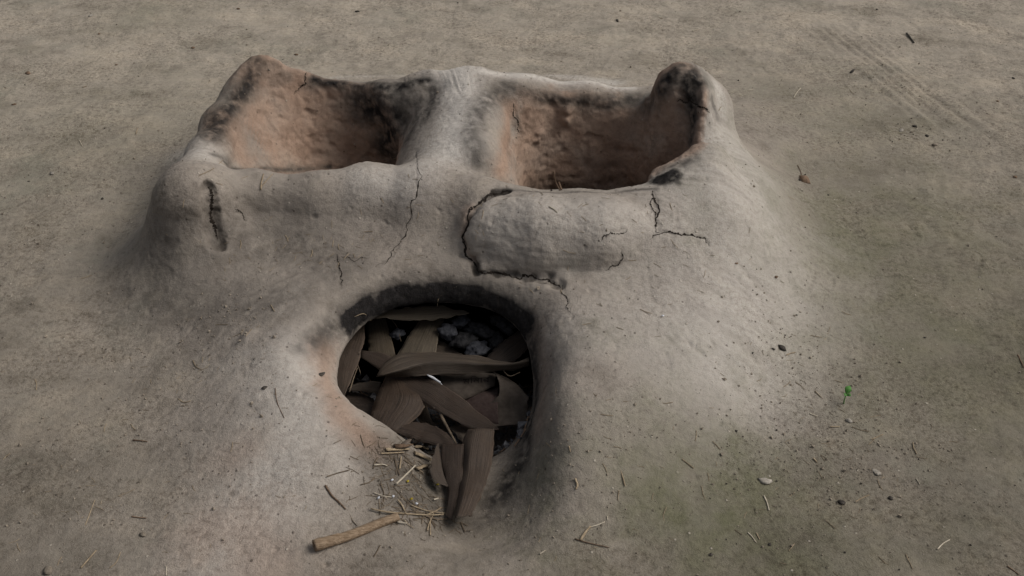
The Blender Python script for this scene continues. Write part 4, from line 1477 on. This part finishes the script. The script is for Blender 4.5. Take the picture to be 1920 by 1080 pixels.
LUMPS = [
    (1433, 903, (.011, .008, .005), PALE, 'clay_chip', 'largest whitish earth chip, on the mossy floor at lower right', 'chip'),
    (1592, 790, (.006, .007, .004), PALE, 'clay_chip', 'whitish earth chip just below the seedling', 'chip'),
    (1643, 886, (.008, .006, .002), PALE, 'clay_chip', 'flat whitish crumb right of the largest chip', 'chip'),
    (90, 1071, (.010, .008, .006), CLOD, 'earth_clod', 'rounded grey clod in the bottom left corner', 'clod'),
    (268, 1003, (.006, .004, .004), CLOD, 'earth_clod', 'small grey clod on the lower left floor', 'clod'),
    (53, 138, (.010, .007, .006), TWIG, 'earth_clod', 'dark brown clod at the upper left', 'clod'),
    (98, 326, (.006, .005, .005), PALE, 'pebble', 'small pale pebble on the left floor', 'pebble'),
    (170, 30, (.008, .006, .004), PALE, 'pebble', 'pale pebble near the top left edge', 'pebble'),
    (1598, 134, (.014, .005, .004), DARK, 'bark_chip', 'flat dark bark chip at the upper right', 'chip'),
    (1715, 238, (.006, .006, .005), DARK, 'charcoal_bit', 'upper dark bit of a small cluster at the right', 'charcoal'),
    (1738, 255, (.006, .005, .004), DARK, 'charcoal_bit', 'middle dark bit of a small cluster at the right', 'charcoal'),
    (1753, 272, (.009, .006, .005), CLOD, 'earth_clod', 'grey clod at the lower end of the dark cluster at right', 'clod'),
    (1690, 245, (.010, .006, .003), PALE, 'pebble', 'flat pale pebble left of the dark cluster at right', 'pebble'),
    (1900, 147, (.005, .004, .003), DARK, 'charcoal_bit', 'small dark bit by the right edge of the floor', 'charcoal'),
    (1870, 190, (.005, .004, .003), TWIG, 'bark_chip', 'small brown chip near the right edge', 'chip'),
    (1903, 332, (.006, .005, .003), TWIG, 'bark_chip', 'brown chip farther down the right edge', 'chip'),
    (670, 22, (.009, .005, .004), DARK, 'charcoal_bit', 'dark bit on the floor above the left pot hole', 'charcoal'),
    (1158, 39, (.011, .004, .003), DARK, 'bark_chip', 'thin dark chip on the floor behind the right pot hole', 'chip'),
    (1644, 18, (.004, .004, .003), DARK, 'charcoal_bit', 'tiny dark speck near the top edge at right', 'charcoal'),
    (362, 90, (.006, .005, .004), TWIG, 'earth_clod', 'brown crumb left of the rear left pot rest', 'clod'),
    (555, 103, (.007, .005, .004), TWIG, 'earth_clod', 'brown crumb just behind the rear left pot rest', 'clod'),
    (447, 17, (.007, .005, .004), TWIG, 'earth_clod', 'brown crumb near the top edge left of centre', 'clod'),
    (186, 64, (.004, .004, .003), TWIG, 'earth_clod', 'small brown crumb on the upper left floor', 'clod'),
    (218, 122, (.004, .003, .003), TWIG, 'earth_clod', 'lone brown crumb left of the stove', 'clod'),
    (26, 196, (.007, .004, .003), TWIG, 'earth_clod', 'brown crumb near the left edge', 'clod'),
    (192, 373, (.004, .003, .003), DARK, 'charcoal_bit', 'dark speck on the floor left of the front pot rest', 'charcoal'),
    (1669, 935, (.0045, .0040, .0035), DARK, 'charcoal_bit', 'round dark bit at lower right', 'charcoal'),
    (1578, 943, (.006, .006, .004), DARK, 'charcoal_bit', 'dark bit right of the largest whitish chip', 'charcoal'),
    (1443, 1022, (.0030, .0030, .0025), DARK, 'charcoal_bit', 'round dark speck near the bottom right', 'charcoal'),
    (1455, 520, (.004, .004, .003), TWIG, 'charcoal_bit', 'tiny brown speck on the pale right slope', 'charcoal'),
    (1380, 494, (.0030, .004, .002), TWIG, 'charcoal_bit', 'tiny brown speck below the branching crack', 'charcoal'),
    (601, 703, (.005, .007, .004), DARK, 'charcoal_bit', 'black bit stuck on the red left lip of the fire mouth', 'charcoal'),
    (496, 727, (.004, .006, .002), DARK, 'charcoal_bit', 'blue black smudge chip on the pale left shoulder', 'charcoal'),
    (1450, 655, (.004, .003, .002), DARK, 'charcoal_bit', 'small dark bit on the right slope beside the dark flake', 'charcoal'),
]
for i, (px, py, sz_, m, nm, lb, cat) in enumerate(LUMPS):
    loc, n = hit(px, py)
    o = link(nm, lump_mesh(nm, np.zeros(3), tuple(.62 * k for k in sz_), m, i + 1, .6, random.uniform(0, 3)))
    o.location = loc + n * sz_[2] * .25
    tag(o, lb, cat)

ASHL = simple_material('ash_grey', (.022, .023, .027), (.090, .091, .102), 130, .95, .003)
CHAR = simple_material('charcoal_black', (.010, .010, .011), (.050, .048, .050), 150, .7, .003)
HG = 'charcoal and ash lumps at the back of the fire mouth'
for i, (px, py, z, sz_, m, lb) in enumerate([
        (838, 622, -.026, (.015, .012, .009), ASHL, 'palest grey ash lump beside the middle leaf at the back of the fire mouth'), (868, 640, -.030, (.018, .014, .010), CHAR, 'black charcoal lump in the middle of the hearth'),
        (900, 618, -.028, (.022, .010, .009), CHAR, 'long black charcoal lump at the back of the hearth'), (895, 655, -.034, (.017, .013, .010), ASHL, 'bluish ash lump just behind the long folded leaf'),
        (930, 640, -.034, (.016, .011, .010), CHAR, 'charcoal lump beside the stubby right leaf'), (862, 605, -.026, (.016, .010, .009), ASHL, 'farthest ash lump under the sooty arch'),
        (940, 605, -.030, (.020, .012, .010), CHAR, 'charcoal lump in the dark far right corner of the hearth'), (745, 625, -.036, (.010, .008, .006), ASHL, 'small ash lump between the two upright left leaves')]):
    o = link('charcoal_lump' if m is CHAR else 'ash_lump', lump_mesh('lump', np.zeros(3), sz_, m, 200 + i, .8, random.uniform(0, 3), 3))
    o.location = P(px, py, z); tag(o, lb, 'charcoal' if m is CHAR else 'ash lump', HG)

# dark curled leaf and flake on the right slope
a, n = hit(1498, 332); b, n = hit(1520, 345)
s = np.array([.004, .004, .0]); z_ = np.array([0, 0, .006])
tag(link('dry_leaf', sheet('dry_leaf', [[a + z_ * .6, (a + b) / 2 + s + z_, b + z_ * .3], [a + z_ * .4, (a + b) / 2 - s * 2 + z_ * .2, b + z_ * .2]], .25, TWIG, n=14, per=6, seed=70)),
    'small dark curled leaf on the pale slope right of the stove', 'leaf')
a, n = hit(1459, 648); b, n = hit(1474, 660)
s = np.array([.003, .003, .0]); z_ = np.array([0, 0, .003])
tag(link('dark_flake', sheet('dark_flake', [[a + z_, (a + b) / 2 + s + z_, b + z_], [a + z_ * .5, (a + b) / 2 - s + z_ * .6, b + z_ * .6]], .2, DARK, n=10, per=4, seed=72)),
    'narrow black flake on the right slope below the pot holes', 'flake')
# yellow flakes and white specks in the litter
for i, (px, py, m, lb) in enumerate([(763, 905, YEL, 'yellow flake in the middle of the ramp litter'), (819, 911, YEL, 'yellow flake below the torn leaf flap'),
                                     (770, 938, YEL, 'yellow flake at the front of the ramp litter'), (779, 947, WHITE, 'white flake at the front of the ramp litter'),
                                     (736, 933, WHITE, 'white speck at the left of the ramp litter'), (709, 936, WHITE, 'faint white speck left of the ramp litter'),
                                     (734, 902, WHITE, 'white speck beside the bright straw on the ramp'), (1242, 594, WHITE, 'white fleck on the slope below the clay patch')]):
    loc, n = hit(px, py)
    o = link('flake', lump_mesh('flake', np.zeros(3), (.0022, .0017, .0011), m, 100 + i, .7, random.uniform(0, 3), 1))
    o.location = loc + n * .0022
    tag(o, lb, 'flake')


# ------------------------------------------------------------------ uncountable litter
def scatter(name, sites, sizes, material, kind_):
    verts, faces = [], []
    for (loc, n), sz_ in zip(sites, sizes):
        b0 = len(verts)
        if kind_ == 'crumb':
            base = np.array([(1, 0, 0), (-1, 0, 0), (0, 1, 0), (0, -1, 0), (0, 0, 1), (0, 0, -1)], float)
            base = base * rng.uniform(.6, 1.3, (6, 1)) * np.array([1, rng.uniform(.6, 1), rng.uniform(.5, .9)]) * sz_
            Rm = np.array(Matrix.Rotation(rng.uniform(0, 6.28), 3, rng.normal(size=3)))
            base = base @ Rm.T + loc + n * sz_ * .3
            verts += base.tolist()
            for a_, b_, c_ in ((0, 2, 4), (2, 1, 4), (1, 3, 4), (3, 0, 4), (2, 0, 5), (1, 2, 5), (3, 1, 5), (0, 3, 5)):
                faces.append((b0 + a_, b0 + b_, b0 + c_))
        else:
            an = rng.uniform(0, 6.28)
            t = np.array([math.cos(an), math.sin(an), 0]); t -= n * (t @ n); t /= np.linalg.norm(t)
            s = np.cross(n, t)
            w = max(.0003, sz_ * rng.uniform(.035, .09)); bend = rng.normal(0, .12) * sz_
            tip = rng.uniform(-.05, .10) * sz_
            for u in (-1, 0, 1):
                c = loc + t * u * sz_ + s * (bend * (1 - u * u)) + n * (w * 1.1 + (tip if u == 1 else 0))
                verts += [(c - s * w).tolist(), (c + n * w * .9).tolist(), (c + s * w).tolist()]
            for r_ in (0, 3):
                for k in range(2):
                    faces.append((b0 + r_ + k, b0 + r_ + k + 1, b0 + r_ + k + 4, b0 + r_ + k + 3))
    me = bpy.data.meshes.new(name); me.from_pydata(verts, [], faces)
    me.materials.append(material)
    return tag(link(name, me), kind='stuff')


def sites_xy(xy):
    out = []
    for x, y in xy:
        loc, n = down(x, y)
        if loc is not None and n[2] > .45:
            out.append((loc, n))
    return out


def cluster(n, centre_px, spread, z=0):
    c = P(*centre_px, z)
    return c[:2] + rng.normal(0, 1, (n, 2)) * spread


# soil crumbs
xy = np.concatenate([
    np.stack([rng.uniform(-1.15, 1.15, 2600), rng.uniform(.68, 2.4, 2600)], 1),
    cluster(500, (1560, 780), (.06, .10)), cluster(420, (1540, 870), (.10, .05)), cluster(260, (340, 760), (.09, .08)), cluster(260, (200, 860), (.12, .08)),
    cluster(200, (440, 640), (.04, .04)), cluster(120, (1700, 170), (.08, .04)), cluster(150, (1740, 260), (.05, .04)), cluster(60, (1440, 640), (.05, .05)), cluster(300, (770, 900), (.035, .045)),
    cluster(260, (1130, 880), (.05, .06)), cluster(200, (60, 380), (.1, .1)),
])
st_ = sites_xy(xy)
scatter('soil_crumbs', st_, np.clip(rng.lognormal(math.log(.0009), .5, len(st_)), .0004, .0032), CLOD, 'crumb')
xy = np.concatenate([np.stack([rng.uniform(-1.15, 1.15, 210), rng.uniform(.68, 2.4, 210)], 1), cluster(60, (1540, 880), (.12, .08)), cluster(40, (1740, 250), (.08, .05)), cluster(14, (1450, 650), (.03, .03))])
st_ = sites_xy(xy)
scatter('charcoal_specks', st_, np.clip(rng.lognormal(math.log(.0010), .45, len(st_)), .0005, .003), DARK, 'crumb')
xy = np.concatenate([np.stack([rng.uniform(-1.1, 1.1, 170), rng.uniform(.70, 2.2, 170)], 1), cluster(70, (1540, 800), (.06, .10)), cluster(40, (1180, 900), (.10, .07)), cluster(30, (360, 720), (.05, .06)),
                     cluster(40, (200, 950), (.12, .08)), cluster(40, (620, 450), (.10, .03), .07), cluster(50, (1150, 480), (.12, .05), .07), cluster(24, (620, 480), (.08, .02), .05), cluster(20, (800, 400), (.1, .03), .1)])
st_ = sites_xy(xy)
scatter('straw_chaff', st_, np.clip(rng.lognormal(math.log(.0042), .45, len(st_)), .0015, .010), STRAW, 'straw')
xy = np.concatenate([cluster(170, (765, 905), (.024, .036)), cluster(70, (800, 962), (.022, .010)), cluster(50, (735, 858), (.022, .012)), cluster(14, (690, 880), (.02, .03))])
st_ = sites_xy(xy)
scatter('straw_litter', st_, np.clip(rng.lognormal(math.log(.0050), .5, len(st_)), .0015, .014), LITTER, 'straw')
# ash and burnt litter on the hearth floor
xy = np.stack([rng.uniform(-.22, .04, 900), rng.uniform(.97, 1.22, 900)], 1)
sa2 = []
for x, y in xy:
    loc, n = down(x, y, -.02)
    if loc is not None and loc[2] < -.03:
        sa2.append((loc, n))
scatter('ash', sa2, np.clip(rng.lognormal(math.log(.004), .5, len(sa2)), .001, .012), ASH, 'crumb')
scatter('burnt_straw', sa2[:260], np.clip(rng.lognormal(math.log(.010), .4, 260), .004, .02), TWIG, 'straw')

# ------------------------------------------------------------------ light
SUN_EL, SUN_AZ = R(46), R(84)      # azimuth from +Y towards +X
w = bpy.data.worlds.new('World'); scene.world = w; w.use_nodes = True
nt = w.node_tree
bg = nt.nodes['Background']
sky = nt.nodes.new('ShaderNodeTexSky'); sky.sky_type = 'NISHITA'; sky.sun_disc = False
sky.sun_elevation = SUN_EL; sky.sun_rotation = SUN_AZ
sky.dust_density = 4.0; sky.air_density = 1.0
hs = nt.nodes.new('ShaderNodeHueSaturation'); hs.inputs['Saturation'].default_value = .30
nt.links.new(sky.outputs[0], hs.inputs['Color'])
nt.links.new(hs.outputs[0], bg.inputs['Color'])
bg.inputs['Strength'].default_value = .082
sun = bpy.data.lights.new('sun', 'SUN'); sun.energy = 2.15; sun.angle = R(36); sun.color = (1, .95, .88)
so = bpy.data.objects.new('sun', sun); COL.objects.link(so)
dv = Vector((math.sin(SUN_AZ) * math.cos(SUN_EL), math.cos(SUN_AZ) * math.cos(SUN_EL), math.sin(SUN_EL)))
so.rotation_euler = dv.to_track_quat('Z', 'Y').to_euler()
so.location = dv * 5

scene.view_settings.view_transform = 'Standard'
scene.view_settings.look = 'None'
scene.view_settings.exposure = 0
scene.view_settings.gamma = 1
